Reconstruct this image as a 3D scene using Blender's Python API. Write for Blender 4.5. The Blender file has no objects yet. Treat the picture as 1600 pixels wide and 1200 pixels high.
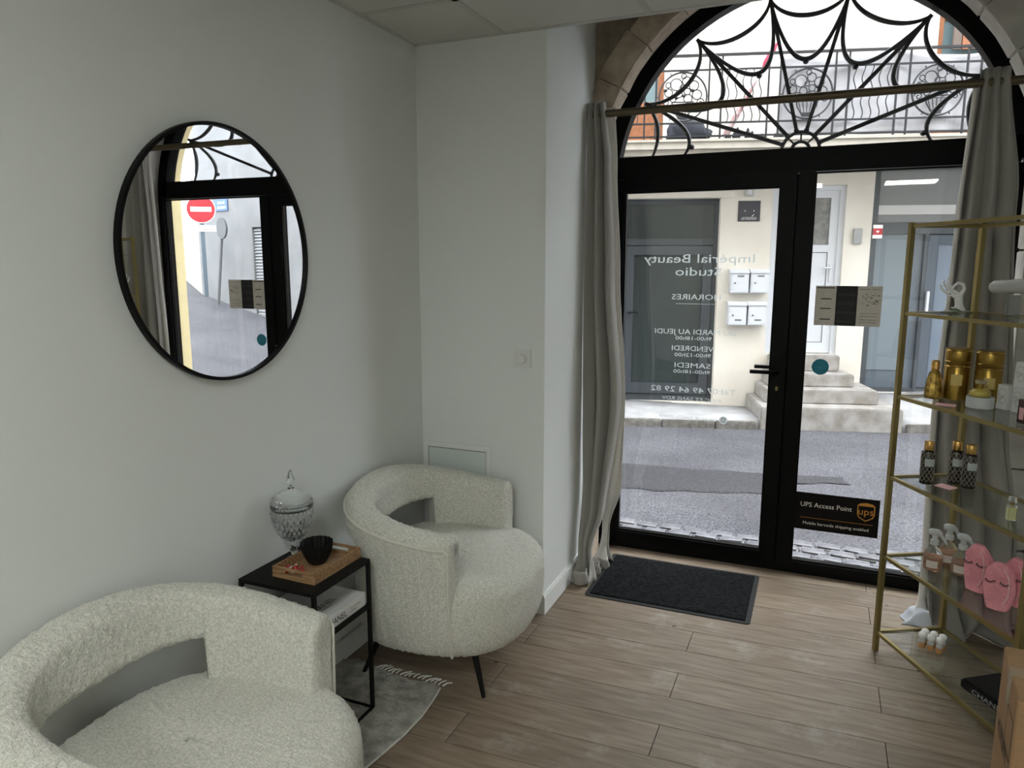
import bpy, bmesh, math, random
from mathutils import Vector, Matrix
random.seed(7)
PI = math.pi
S = bpy.context.scene
COL = S.collection

# ---------------------------------------------------------------- camera, world, exposure
cam = bpy.data.objects.new('camera', bpy.data.cameras.new('camera')); COL.objects.link(cam)
cam.data.sensor_width = 36.0; cam.data.lens = 1138.0 / 1600.0 * 36.0
cam.location = (0, 0, 1.55)
YAW = math.atan(490 / math.hypot(1138, 188)); PITCH = math.atan(188 / 1138)
cam.rotation_euler = (PI / 2 - PITCH, 0, YAW)
cam.data.clip_start = 0.02; cam.data.clip_end = 200
S.camera = cam
S.view_settings.view_transform = 'Standard'; S.view_settings.look = 'None'
S.view_settings.gamma = 1.0; S.view_settings.use_curve_mapping = False
S.view_settings.exposure = 0.32
SKY = 9.5
w = bpy.data.worlds.new('overcast_sky'); S.world = w; w.use_nodes = True
nt = w.node_tree; nt.nodes.clear()
o_ = nt.nodes.new('ShaderNodeOutputWorld'); b_ = nt.nodes.new('ShaderNodeBackground')
tc = nt.nodes.new('ShaderNodeTexCoord'); sx = nt.nodes.new('ShaderNodeSeparateXYZ')
rp = nt.nodes.new('ShaderNodeValToRGB')
rp.color_ramp.elements[0].position = 0.0; rp.color_ramp.elements[0].color = (.62, .66, .72, 1)
rp.color_ramp.elements[1].position = 0.7; rp.color_ramp.elements[1].color = (.93, .96, 1.0, 1)
nt.links.new(tc.outputs['Generated'], sx.inputs[0]); nt.links.new(sx.outputs['Z'], rp.inputs[0])
nt.links.new(rp.outputs[0], b_.inputs['Color']); b_.inputs['Strength'].default_value = SKY
nt.links.new(b_.outputs[0], o_.inputs[0])
LED = 23.0          # strength of the ceiling light panels behind the camera

# ---------------------------------------------------------------- materials
def mat(name, col, rough=.6, metal=0, var=0, vscale=8, bump=0, bscale=60, bdist=.002, spec=.5, col2=None,
        stretch=None, emit=0, trans=0, ior=1.45, rand=0, alpha=1, sheen=0, detail=4):
    m = bpy.data.materials.new(name); m.use_nodes = True
    t = m.node_tree; p = t.nodes['Principled BSDF']
    p.inputs['Base Color'].default_value = (*col, 1); p.inputs['Roughness'].default_value = rough
    p.inputs['Metallic'].default_value = metal; p.inputs['Specular IOR Level'].default_value = spec
    p.inputs['IOR'].default_value = ior
    if trans: p.inputs['Transmission Weight'].default_value = trans
    if alpha < 1: p.inputs['Alpha'].default_value = alpha
    if sheen: p.inputs['Sheen Weight'].default_value = sheen
    if emit:
        p.inputs['Emission Color'].default_value = (*col, 1); p.inputs['Emission Strength'].default_value = emit
    co = None
    if var or bump or col2:
        tcn = t.nodes.new('ShaderNodeTexCoord'); co = tcn.outputs['Object']
        if stretch:
            mp = t.nodes.new('ShaderNodeMapping'); mp.inputs['Scale'].default_value = stretch
            t.links.new(co, mp.inputs['Vector']); co = mp.outputs['Vector']
    if var or col2:
        n = t.nodes.new('ShaderNodeTexNoise'); n.inputs['Scale'].default_value = vscale; n.inputs['Detail'].default_value = detail
        t.links.new(co, n.inputs['Vector'])
        r = t.nodes.new('ShaderNodeValToRGB')
        c2 = col2 if col2 else tuple(min(1, c * (1 + var)) for c in col)
        c1 = col if col2 else tuple(c * (1 - var) for c in col)
        r.color_ramp.elements[0].position = .35; r.color_ramp.elements[0].color = (*c1, 1)
        r.color_ramp.elements[1].position = .65; r.color_ramp.elements[1].color = (*c2, 1)
        t.links.new(n.outputs['Fac'], r.inputs[0]); out = r.outputs[0]
        if rand:
            oi = t.nodes.new('ShaderNodeObjectInfo'); mr = t.nodes.new('ShaderNodeMapRange')
            mr.inputs['To Min'].default_value = 1 - rand; mr.inputs['To Max'].default_value = 1 + rand
            t.links.new(oi.outputs['Random'], mr.inputs['Value'])
            hs = t.nodes.new('ShaderNodeHueSaturation'); t.links.new(mr.outputs[0], hs.inputs['Value'])
            t.links.new(out, hs.inputs['Color']); out = hs.outputs[0]
        t.links.new(out, p.inputs['Base Color'])
    if bump:
        n = t.nodes.new('ShaderNodeTexNoise'); n.inputs['Scale'].default_value = bscale; n.inputs['Detail'].default_value = 3
        t.links.new(co, n.inputs['Vector']); bn = t.nodes.new('ShaderNodeBump')
        bn.inputs['Strength'].default_value = bump; bn.inputs['Distance'].default_value = bdist
        t.links.new(n.outputs['Fac'], bn.inputs['Height']); t.links.new(bn.outputs[0], p.inputs['Normal'])
    return m

def pane_mat(name, tint=(1, 1, 1), refl=1.0, extra=0.0):
    """window glass: straight-through transparency with a Fresnel reflection"""
    m = bpy.data.materials.new(name); m.use_nodes = True; t = m.node_tree; t.nodes.clear()
    o = t.nodes.new('ShaderNodeOutputMaterial'); mx = t.nodes.new('ShaderNodeMixShader')
    tr = t.nodes.new('ShaderNodeBsdfTransparent'); tr.inputs[0].default_value = (*tint, 1)
    gl = t.nodes.new('ShaderNodeBsdfGlossy'); gl.inputs['Roughness'].default_value = .01
    lw = t.nodes.new('ShaderNodeFresnel'); ge = t.nodes.new('ShaderNodeNewGeometry')
    io = t.nodes.new('ShaderNodeMapRange'); io.inputs['To Min'].default_value = 1.5; io.inputs['To Max'].default_value = 1 / 1.5   # both faces of a thin pane reflect alike
    t.links.new(ge.outputs['Backfacing'], io.inputs['Value']); t.links.new(io.outputs[0], lw.inputs[0])
    ma = t.nodes.new('ShaderNodeMath'); ma.operation = 'MULTIPLY_ADD'; ma.inputs[1].default_value = refl; ma.inputs[2].default_value = extra
    t.links.new(lw.outputs[0], ma.inputs[0]); t.links.new(ma.outputs[0], mx.inputs[0])
    t.links.new(tr.outputs[0], mx.inputs[1]); t.links.new(gl.outputs[0], mx.inputs[2]); t.links.new(mx.outputs[0], o.inputs[0])
    return m

M = {}
M['wall'] = mat('white_wall_paint', (.70, .72, .70), .75, bump=.15, bscale=220, bdist=.001)
M['ceil'] = mat('ceiling_tile_white', (.60, .60, .57), .9, bump=.3, bscale=300, bdist=.001)
M['grid'] = mat('ceiling_grid_paint', (.52, .52, .50), .6)
M['base'] = mat('baseboard_paint', (.74, .75, .73), .5)
M['stone'] = mat('rough_stone', (.20, .165, .12), .95, col2=(.33, .28, .21), vscale=9, bump=1, bscale=28, bdist=.02)
M['vous'] = mat('arch_stone', (.34, .27, .20), .9, col2=(.50, .42, .33), vscale=11, bump=.8, bscale=45, bdist=.008, rand=.08)
M['plaster'] = mat('grey_reveal_plaster', (.52, .50, .46), .9, var=.1, vscale=12, bump=.5, bscale=60, bdist=.004)
M['reveal'] = mat('yellow_cream_reveal', (.62, .52, .29), .8, var=.05)
M['ext'] = mat('own_facade_render', (.50, .47, .42), .9, var=.1, vscale=2)
M['black'] = mat('black_frame_metal', (.003, .003, .003), .4, spec=.12)
M['blackmat'] = mat('black_matt', (.006, .006, .006), .55, spec=.2)
M['pane'] = pane_mat('clear_window_glass', (.985, .99, .99), 1.0)
M['shelfglass'] = pane_mat('shelf_glass', (.95, .975, .965), .8, .0)
M['rod'] = mat('aged_brass_rod', (.12, .095, .06), .45, metal=.6)
M['gold'] = mat('brushed_gold_metal', (.27, .215, .085), .42, metal=.7)
M['iron'] = mat('wrought_iron', (.016, .017, .02), .5, metal=.2)
M['curtain'] = mat('taupe_curtain_fabric', (.31, .297, .270), .95, var=.05, vscale=300, bump=.2, bscale=900, bdist=.0006, sheen=.2)
M['lining'] = mat('pale_curtain_lining', (.72, .70, .66), .95)
M['mirror'] = mat('mirror_silver', (.93, .94, .94), .0, metal=1)
M['plank'] = mat('oak_vinyl_plank', (.180, .132, .090), .42, col2=(.275, .220, .162), vscale=5, stretch=(1, 9, 1), bump=.12, bscale=60, bdist=.001, rand=.09, detail=9)
M['gap'] = mat('plank_joint_dark', (.06, .045, .035), .9)
M['mat'] = mat('charcoal_mat_pile', (.006, .0065, .007), .95, spec=.1, col2=(.017, .018, .019), vscale=60, bump=1, bscale=500, bdist=.004)
M['matedge'] = mat('grey_rubber_edge', (.03, .03, .031), .8, spec=.2)
M['boucle'] = mat('cream_boucle', (.58, .575, .50), .95, col2=(.82, .81, .73), vscale=150, bump=1, bscale=240, bdist=.006, sheen=.3)
M['piping'] = mat('boucle_piping', (.70, .685, .61), .95, bump=1, bscale=400, bdist=.002)
M['acacia'] = mat('honey_wood', (.22, .115, .05), .5, col2=(.40, .25, .13), vscale=14, stretch=(1, 8, 8), detail=6)
M['glass'] = mat('cut_crystal', (.98, 1, 1), .02, trans=1, ior=1.45)
M['white'] = mat('white_paper', (.80, .80, .78), .6)
M['ink'] = mat('black_print', (.01, .01, .01), .6)
M['lettering'] = mat('frosted_vinyl_lettering', (.62, .66, .66), .7)
_t = M['lettering'].node_tree; _tl = _t.nodes.new('ShaderNodeBsdfTranslucent'); _tl.inputs[0].default_value = (.36, .40, .40, 1); _ad = _t.nodes.new('ShaderNodeMixShader')
_t.links.new(_t.nodes['Principled BSDF'].outputs[0], _ad.inputs[1]); _t.links.new(_tl.outputs[0], _ad.inputs[2]); _t.links.new(_ad.outputs[0], _t.nodes['Material Output'].inputs[0])
M['cardboard'] = mat('cardboard', (.36, .22, .115), .85, var=.08, vscale=25, stretch=(1, 1, 12))
M['pvc'] = mat('white_pvc', (.50, .52, .55), .4)
M['facade'] = mat('cream_render', (.53, .495, .43), .9, col2=(.60, .575, .52), vscale=1.6, bump=.3, bscale=30, bdist=.004)
M['anth'] = mat('grey_aluminium', (.035, .042, .05), .45)
M['darkglass'] = mat('shop_glass', (.022, .03, .03), .22, spec=.5)
M['blueglass'] = mat('shop_glass_pale', (.085, .105, .125), .08, spec=.5)
M['innerlit'] = mat('shop_blind', (.45, .45, .44), .8)
M['concrete'] = mat('step_concrete', (.19, .175, .155), .95, col2=(.30, .29, .275), vscale=7, bump=.5, bscale=40, bdist=.004)
M['pavement'] = mat('pale_pavement', (.25, .25, .25), .95, col2=(.33, .33, .335), vscale=4, bump=.6, bscale=50, bdist=.004)
M['sett'] = mat('granite_sett', (.07, .07, .08), .85, col2=(.17, .17, .18), vscale=12, bump=.7, bscale=60, bdist=.004, rand=.15)
M['orangewood'] = mat('orange_shutter_wood', (.24, .09, .035), .6, var=.15, vscale=20)
M['paleblue'] = mat('balcony_pane', (.14, .20, .215), .15, spec=.5)
M['canvas'] = mat('white_balcony_canvas', (.38, .38, .40), .9, var=.08, vscale=5, bump=.5, bscale=8, bdist=.02)
M['pink'] = mat('pink_satin', (.74, .29, .34), .5, var=.08, vscale=25, bump=.9, bscale=45, bdist=.012)
M['pinkcard'] = mat('pink_card', (.72, .42, .42), .7)
M['red'] = mat('signal_red', (.42, .02, .03), .5)
M['teal'] = mat('teal_sticker', (.015, .21, .30), .6)

# asphalt with lighter worn areas and a darker repaired strip
def asphalt():
    m = mat('asphalt', (.20, .20, .22), .9, bump=1, bscale=90, bdist=.008)
    t = m.node_tree; p = t.nodes['Principled BSDF']
    tcn = t.nodes.new('ShaderNodeTexCoord')
    n1 = t.nodes.new('ShaderNodeTexNoise'); n1.inputs['Scale'].default_value = 70; n1.inputs['Detail'].default_value = 6
    n2 = t.nodes.new('ShaderNodeTexNoise'); n2.inputs['Scale'].default_value = 1.1; n2.inputs['Detail'].default_value = 5
    for n in (n1, n2): t.links.new(tcn.outputs['Object'], n.inputs['Vector'])
    r1 = t.nodes.new('ShaderNodeValToRGB'); e = r1.color_ramp.elements
    e[0].position = .36; e[0].color = (.024, .024, .029, 1); e[1].position = .64; e[1].color = (.108, .108, .120, 1)
    r2 = t.nodes.new('ShaderNodeValToRGB'); e = r2.color_ramp.elements
    e[0].position = .35; e[0].color = (.72, .72, .74, 1); e[1].position = .65; e[1].color = (1.1, 1.1, 1.1, 1)
    t.links.new(n1.outputs['Fac'], r1.inputs[0]); t.links.new(n2.outputs['Fac'], r2.inputs[0])
    mx = t.nodes.new('ShaderNodeMix'); mx.data_type = 'RGBA'; mx.blend_type = 'MULTIPLY'; mx.inputs[0].default_value = 1
    t.links.new(r1.outputs[0], mx.inputs[6]); t.links.new(r2.outputs[0], mx.inputs[7])
    t.links.new(mx.outputs[2], p.inputs['Base Color'])
    return m
M['asphalt'] = asphalt()
M['patch'] = mat('dark_asphalt_repair', (.010, .010, .013), .9, col2=(.042, .042, .048), vscale=70, bump=1, bscale=90, bdist=.008)

def add_scuffs(m):
    """pale dried scuffs and dark knots on the planks"""
    t = m.node_tree; p = t.nodes['Principled BSDF']; src = p.inputs['Base Color'].links[0].from_socket
    tcn = t.nodes.new('ShaderNodeTexCoord')
    geo = t.nodes.new('ShaderNodeNewGeometry')
    n = t.nodes.new('ShaderNodeTexNoise'); n.inputs['Scale'].default_value = 3.2; n.inputs['Detail'].default_value = 9; n.inputs['Roughness'].default_value = .72
    t.links.new(geo.outputs['Position'], n.inputs['Vector'])
    r = t.nodes.new('ShaderNodeValToRGB'); r.color_ramp.elements[0].position = .55; r.color_ramp.elements[1].position = .72
    r.color_ramp.elements[1].color = (.55, .55, .55, 1)
    t.links.new(n.outputs['Fac'], r.inputs[0])
    mx = t.nodes.new('ShaderNodeMix'); mx.data_type = 'RGBA'; mx.inputs[7].default_value = (.46, .42, .385, 1)
    t.links.new(r.outputs[0], mx.inputs[0]); t.links.new(src, mx.inputs[6])
    v = t.nodes.new('ShaderNodeTexVoronoi'); v.inputs['Scale'].default_value = 3.1; v.inputs['Randomness'].default_value = 1
    t.links.new(geo.outputs['Position'], v.inputs['Vector'])
    r2 = t.nodes.new('ShaderNodeValToRGB'); r2.color_ramp.elements[0].position = .018; r2.color_ramp.elements[0].color = (1, 1, 1, 1)
    r2.color_ramp.elements[1].position = .035; r2.color_ramp.elements[1].color = (0, 0, 0, 1)
    t.links.new(v.outputs['Distance'], r2.inputs[0])
    mx2 = t.nodes.new('ShaderNodeMix'); mx2.data_type = 'RGBA'; mx2.inputs[7].default_value = (.05, .03, .02, 1)
    t.links.new(r2.outputs[0], mx2.inputs[0]); t.links.new(mx.outputs[2], mx2.inputs[6])
    t.links.new(mx2.outputs[2], p.inputs['Base Color'])
add_scuffs(M['plank'])

# ---------------------------------------------------------------- mesh helpers
class MB:
    def __init__(s): s.v = []; s.f = []; s.T = Matrix.Identity(4)
    def add(s, vs, fs):
        n = len(s.v); s.v += [tuple(s.T @ Vector(v)) for v in vs]; s.f += [tuple(i + n for i in f) for f in fs]; return s
    def box(s, x0, x1, y0, y1, z0, z1, b=0):
        if b <= 0:
            vs = [(x, y, z) for x in (x0, x1) for y in (y0, y1) for z in (z0, z1)]
            fs = [(0, 1, 3, 2), (4, 6, 7, 5), (0, 4, 5, 1), (2, 3, 7, 6), (0, 2, 6, 4), (1, 5, 7, 3)]
            return s.add(vs, fs)
        bm = bmesh.new(); bmesh.ops.create_cube(bm, size=1)
        for v in bm.verts: v.co = Vector(((x0 + x1) / 2 + v.co.x * (x1 - x0), (y0 + y1) / 2 + v.co.y * (y1 - y0), (z0 + z1) / 2 + v.co.z * (z1 - z0)))
        bmesh.ops.bevel(bm, geom=bm.edges[:], offset=b, segments=2, affect='EDGES')
        bm.verts.index_update()
        s.add([v.co[:] for v in bm.verts], [[v.index for v in f.verts] for f in bm.faces]); bm.free(); return s
    def prism(s, pts, a0, a1, axis='y'):
        """extrude polygon pts given in the two other axes, between a0 and a1"""
        n = len(pts)
        def P(p, a): return (p[0], a, p[1]) if axis == 'y' else ((p[0], p[1], a) if axis == 'z' else (a, p[0], p[1]))
        vs = [P(p, a0) for p in pts] + [P(p, a1) for p in pts]
        fs = [tuple(range(n)), tuple(range(2 * n - 1, n - 1, -1))] + [(i, i + n, (i + 1) % n + n, (i + 1) % n) for i in range(n)]
        return s.add(vs, fs)
    def lathe(s, prof, c=(0, 0, 0), seg=24, fn=None):
        vs = []; fs = []
        for k, (r, z) in enumerate(prof):
            for i in range(seg):
                a = 2 * PI * i / seg; rr = r if fn is None else fn(r, z, a)
                vs.append((c[0] + rr * math.cos(a), c[1] + rr * math.sin(a), c[2] + z))
        for k in range(len(prof) - 1):
            for i in range(seg):
                j = (i + 1) % seg; fs.append((k * seg + i, k * seg + j, (k + 1) * seg + j, (k + 1) * seg + i))
        fs.append(tuple(range(seg - 1, -1, -1))); fs.append(tuple((len(prof) - 1) * seg + i for i in range(seg)))
        return s.add(vs, fs)
    def tube(s, pts, r, seg=8, closed=False):
        pts = [Vector(p) for p in pts]; n = len(pts); vs = []; fs = []
        rr = r if isinstance(r, (list, tuple)) else [r] * n
        up = None
        for i, p in enumerate(pts):
            if closed: d = pts[(i + 1) % n] - pts[i - 1]
            else: d = pts[min(i + 1, n - 1)] - pts[max(i - 1, 0)]
            d.normalize()
            if up is None: up = Vector((0, 0, 1)) if abs(d.z) < .9 else Vector((1, 0, 0))
            a = d.cross(up)
            if a.length < 1e-4: a = d.orthogonal()
            a.normalize(); b = a.cross(d).normalized(); up = b
            for k in range(seg):
                t = 2 * PI * k / seg; vs.append(tuple(p + a * (rr[i] * math.cos(t)) + b * (rr[i] * math.sin(t))))
        m = n if closed else n - 1
        for i in range(m):
            for k in range(seg):
                l = (k + 1) % seg; j = (i + 1) % n; fs.append((i * seg + k, i * seg + l, j * seg + l, j * seg + k))
        if not closed:
            fs.append(tuple(range(seg - 1, -1, -1))); fs.append(tuple((n - 1) * seg + k for k in range(seg)))
        return s.add(vs, fs)
    def bar(s, p, q, wx, wy=None):
        """square bar between two points"""
        p = Vector(p); q = Vector(q); d = (q - p).normalized(); wy = wy or wx
        u = Vector((0, 0, 1)) if abs(d.z) < .9 else Vector((1, 0, 0))
        a = d.cross(u).normalized() * (wx / 2); b = a.cross(d).normalized() * (wy / 2)
        vs = [tuple(e + i * a + j * b) for e in (p, q) for i, j in ((-1, -1), (1, -1), (1, 1), (-1, 1))]
        return s.add(vs, [(3, 2, 1, 0), (4, 5, 6, 7), (0, 1, 5, 4), (1, 2, 6, 5), (2, 3, 7, 6), (3, 0, 4, 7)])
    def mesh(s, name, m, smooth=False):
        me = bpy.data.meshes.new(name); me.from_pydata(s.v, [], s.f); me.update()
        bm = bmesh.new(); bm.from_mesh(me); bmesh.ops.recalc_face_normals(bm, faces=bm.faces); bm.to_mesh(me); bm.free()
        if m: me.materials.append(m)
        if smooth:
            me.polygons.foreach_set('use_smooth', [True] * len(me.polygons))
            try: me.set_sharp_from_angle(angle=math.radians(40))
            except Exception: pass
        return me
    def build(s, name, m, parent=None, smooth=False):
        o = bpy.data.objects.new(name, s.mesh(name, m, smooth)); COL.objects.link(o)
        if parent is not None: o.parent = parent
        return o

def tag(o, label=None, cat=None, group=None, kind=None):
    if label: o['label'] = label
    if cat: o['category'] = cat
    if group: o['group'] = group
    if kind: o['kind'] = kind
    return o
def thing(name, label, cat, loc=(0, 0, 0), rz=0, group=None, kind=None):
    o = bpy.data.objects.new(name, None); COL.objects.link(o); o.empty_display_size = .05
    o.location = loc; o.rotation_euler = (0, 0, rz)
    return tag(o, label, cat, group, kind)
def dup(root, loc=None, rz=None, label=None):
    r = root.copy(); COL.objects.link(r)
    if loc is not None: r.location = loc
    if rz is not None: r.rotation_euler = (0, 0, rz)
    if label: r['label'] = label
    for ch in list(root.children):
        c = ch.copy(); COL.objects.link(c); c.parent = r
        for g in list(ch.children):
            d = g.copy(); COL.objects.link(d); d.parent = c
    return r
def text_mb(body, x0, x1, z, h, y=0, mirror=False, depth=.0004, shear=0, mb=None, center=None):
    """flat lettering in the XZ plane facing -Y, fitted to x0..x1, capital height h"""
    cu = bpy.data.curves.new('lettering', 'FONT'); cu.body = body; cu.size = 1; cu.resolution_u = 2; cu.shear = shear
    ob = bpy.data.objects.new('lettering', cu); COL.objects.link(ob)
    bpy.context.view_layer.update()
    me = bpy.data.meshes.new_from_object(ob.evaluated_get(bpy.context.evaluated_depsgraph_get()))
    COL.objects.unlink(ob); bpy.data.objects.remove(ob); bpy.data.curves.remove(cu)
    xs = [v.co.x for v in me.vertices]
    a, b = min(xs), max(xs); k = (x1 - x0) / (b - a); kz = h / .70
    vs = []
    for v in me.vertices:
        t = (v.co.x - a) * k
        vs.append(((x1 - t) if mirror else (x0 + t), y, z + v.co.y * kz))
    mb = mb or MB(); mb.add(vs, [tuple(p.vertices) for p in me.polygons]); bpy.data.meshes.remove(me)
    return mb
def arc(cx, cz, r, a0, a1, n, y=0):
    return [(cx + r * math.cos(a0 + (a1 - a0) * i / n), y, cz + r * math.sin(a0 + (a1 - a0) * i / n)) for i in range(n + 1)]
def struct(name, mb, m, parent=None, smooth=False):
    o = mb.build(name, m, parent, smooth)
    if parent is None: o['kind'] = 'structure'
    return o

# ---------------------------------------------------------------- room constants
XL, XR, Y1, YR, ZC = -1.669, 1.45, 2.872, -3.4, 2.465
YD = 3.808                      # plane of the door frame
AX, AZ = -.155, 1.95            # centre of the arch
YS, YE = 3.52, 3.99             # inner and outer faces of the front wall
RX = -1.07                      # embrasure's left cheek

# floor: dark base and planks
fl = struct('floor', MB().box(XL - .05, XR + .25, YR - .05, YE - .02, -.10, -.008), M['gap'])
def clip(poly, a, b, c):        # keep a*x+b*y<=c
    out = []
    for i in range(len(poly)):
        p, q = poly[i], poly[(i + 1) % len(poly)]
        fp, fq = a * p[0] + b * p[1] - c, a * q[0] + b * q[1] - c
        if fp <= 0: out.append(p)
        if fp * fq < 0:
            t = fp / (fp - fq); out.append((p[0] + (q[0] - p[0]) * t, p[1] + (q[1] - p[1]) * t))
    return out
SL = .035; PW, PL = .1725, 1.33; g = .0016
full_me = None
row = -6
k0 = 2.98 + 6 * PW
for r_ in range(0, 45):
    yb = k0 - r_ * PW; off = -1.05 if (r_ % 2 == 1) else -.42
    # row index 7 is the row spanning 2.80-2.98 whose joints fall at -1.05 and .28
    for j in range(-2, 4):
        xa = off + j * PL
        if xa > XR or xa + PL < XL: continue
        pts = [(xa + g, yb - PW + g), (xa + PL - g, yb - PW + g), (xa + PL - g, yb - g), (xa + g, yb - g)]
        pts = [(x, y + SL * x) for x, y in pts]
        cl = pts
        for (a, b, c) in ((-1, 0, -XL), (1, 0, XR), (0, -1, -YR), (0, 1, YD - .03)):
            if cl: cl = clip(cl, a, b, c)
        # cheeks of the embrasure
        if cl and min(p[1] for p in cl) > Y1 - .02:
            cl = clip(cl, -1, 0, -RX)
            if cl: cl = clip(cl, .8, .6, .8 * .85 + .6 * 3.47)
        if not cl or len(cl) < 3: continue
        cx, cy = xa + PL / 2, yb - PW / 2 + SL * (xa + PL / 2)
        isfull = cl == pts
        if isfull and full_me:
            o = bpy.data.objects.new('plank', full_me); COL.objects.link(o); o.parent = fl
        else:
            mb = MB().prism([(p[0] - cx, p[1] - cy) for p in cl], -.010, 0, 'z')
            o = mb.build('plank', M['plank'], fl)
            if isfull: full_me = o.data
        o.location = (cx, cy, 0)

# walls
struct('wall_left', MB().box(XL - .2, XL, YR - .2, Y1 + .2, -.1, 3.0), M['wall'])
struct('wall_back', MB().box(XL - .2, RX, Y1, YS + .12, -.1, 3.0), M['wall'])
struct('wall_rear', MB().box(XL - .2, XR + .2, YR - .2, YR, -.1, 3.0), M['wall'])
struct('wall_right', MB().prism([(XR, YR), (XR + .3, YR), (XR + .3, YS + .1), (.85, YS + .1), (.85, 3.47), (XR, 2.67)], -.1, 3.0, 'z'), M['wall'])
# ceiling: slab above, grid and tiles below
ce = struct('ceiling', MB().box(XL, XR, YR, Y1, ZC + .03, ZC + .5), M['ceil'])
struct('trim_1', MB().box(RX - .1, XR, Y1, YS + .1, 2.96, 3.05), M['plaster'])
gx = [XL, -1.262, -.662, -.062, .538, 1.138, XR]
gy = [Y1] + [2.452 - .6 * i for i in range(10)] + [YR]
gb = MB()
for x in gx[1:-1]: gb.box(x - .012, x + .012, YR, Y1, ZC, ZC + .02)
for y in gy[1:-1]: gb.box(XL, XR, y - .012, y + .012, ZC, ZC + .02)
gb.box(XL, XL + .02, YR, Y1, ZC - .002, ZC + .02); gb.box(XR - .02, XR, YR, Y1, ZC - .002, ZC + .02)
gb.box(XL, XR, Y1 - .02, Y1, ZC - .002, ZC + .02)
gb.build('ceiling_grid', M['grid'], ce)
LEDC = [(4, 8), (2, 8), (2, 5)]
tile_me = None
for i in range(len(gx) - 1):
    for j in range(len(gy) - 1):
        x0, x1, y1, y0 = gx[i] + .012, gx[i + 1] - .012, gy[j] - .012, gy[j + 1] + .012
        if (i, j) in LEDC: continue
        isf = abs((x1 - x0) - .576) < 1e-3 and abs((y1 - y0) - .576) < 1e-3
        if isf and tile_me: o = bpy.data.objects.new('ceiling_tile', tile_me); COL.objects.link(o); o.parent = ce
        else:
            o = MB().box(-(x1 - x0) / 2, (x1 - x0) / 2, -(y1 - y0) / 2, (y1 - y0) / 2, 0, .012).build('ceiling_tile', M['ceil'], ce)
            if isf: tile_me = o.data
        o.location = ((x0 + x1) / 2, (y0 + y1) / 2, ZC + .004)
M['led'] = mat('led_diffuser', (.97, 1.0, .955), .5, emit=LED)
led0 = None
names = {(4, 8): 'square white ceiling light panel at the rear right of the room', (2, 8): 'square white ceiling light panel at the rear left of the room',
         (2, 5): 'square white ceiling light panel above and behind the camera in the centre', }
for (i, j) in LEDC:
    cx, cy = (gx[i] + gx[i + 1]) / 2, (gy[j] + gy[j + 1]) / 2
    if led0 is None:
        led0 = thing('ceiling_light', names[(i, j)], 'ceiling light', (cx, cy, ZC), group='light panels in the suspended ceiling')
        fr = MB(); h = .286
        for a, b, c, d in ((-h, h, -h, -h + .02), (-h, h, h - .02, h), (-h, -h + .02, -h + .02, h - .02), (h - .02, h, -h + .02, h - .02)): fr.box(a, b, c, d, 0, .012)
        fr.build('frame', M['pvc'], led0)
        MB().box(-h + .02, h - .02, -h + .02, h - .02, .003, .008).build('diffuser', M['led'], led0)
    else: dup(led0, (cx, cy, ZC), label=names[(i, j)])

# baseboards
bb = MB().box(RX, RX + .014, Y1 - .014, YS, 0, .082).box(RX, RX + .010, Y1 - .014, YS, .082, .092)
struct('baseboard_embrasure', bb, M['base'])
bb2 = MB().box(XL, RX, Y1 - .014, Y1, 0, .09)
struct('baseboard_back', bb2, M['base'])
struct('baseboard_left', MB().box(XL, XL + .014, YR, Y1 - .014, 0, .09), M['base'])

# front wall with arched opening
def arch_outline(r, n=32, zb=-.4):
    return [(AX - r, zb)] + [(AX + r * math.cos(PI - PI * i / n), AZ + r * math.sin(PI * i / n)) for i in range(n + 1)] + [(AX + r, zb)]
def holed(r, x0, x1, z0, z1):
    a = arch_outline(r, 32, z0); return [(x0, z0)] + a + [(x1, z0), (x1, z1), (x0, z1)]
fw = MB().prism(holed(1.01, -1.9, 2.0, -.1, 3.1), YS + .04, YS + .12)
struct('wall_front', fw, M['stone'])
# rough stone face visible above the cheek and arch: real relief
rs = MB(); nx_, nz_ = 150, 80
X0_, X1_, Z0_, Z1_ = RX - .02, .95, 1.9, 3.0
import mathutils
for i in range(nx_ + 1):
    for j in range(nz_ + 1):
        x = X0_ + (X1_ - X0_) * i / nx_; z = Z0_ + (Z1_ - Z0_) * j / nz_
        d = mathutils.noise.fractal(Vector((x * 5, z * 5, 3)), .9, 2.2, 5) * .022
        rs.v.append((x, YS + .01 + d, z))
for i in range(nx_):
    for j in range(nz_):
        x = X0_ + (X1_ - X0_) * (i + .5) / nx_; z = Z0_ + (Z1_ - Z0_) * (j + .5) / nz_
        if math.hypot(x - AX, z - AZ) > .985 or (z < AZ and abs(x - AX) > .985):
            a = i * (nz_ + 1) + j; rs.f.append((a, a + nz_ + 1, a + nz_ + 2, a + 1))
wfs = rs.build('rough_stone_facing', M['stone'], bpy.data.objects['wall_front'], smooth=True)
wfs['kind'] = 'stuff'
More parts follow.
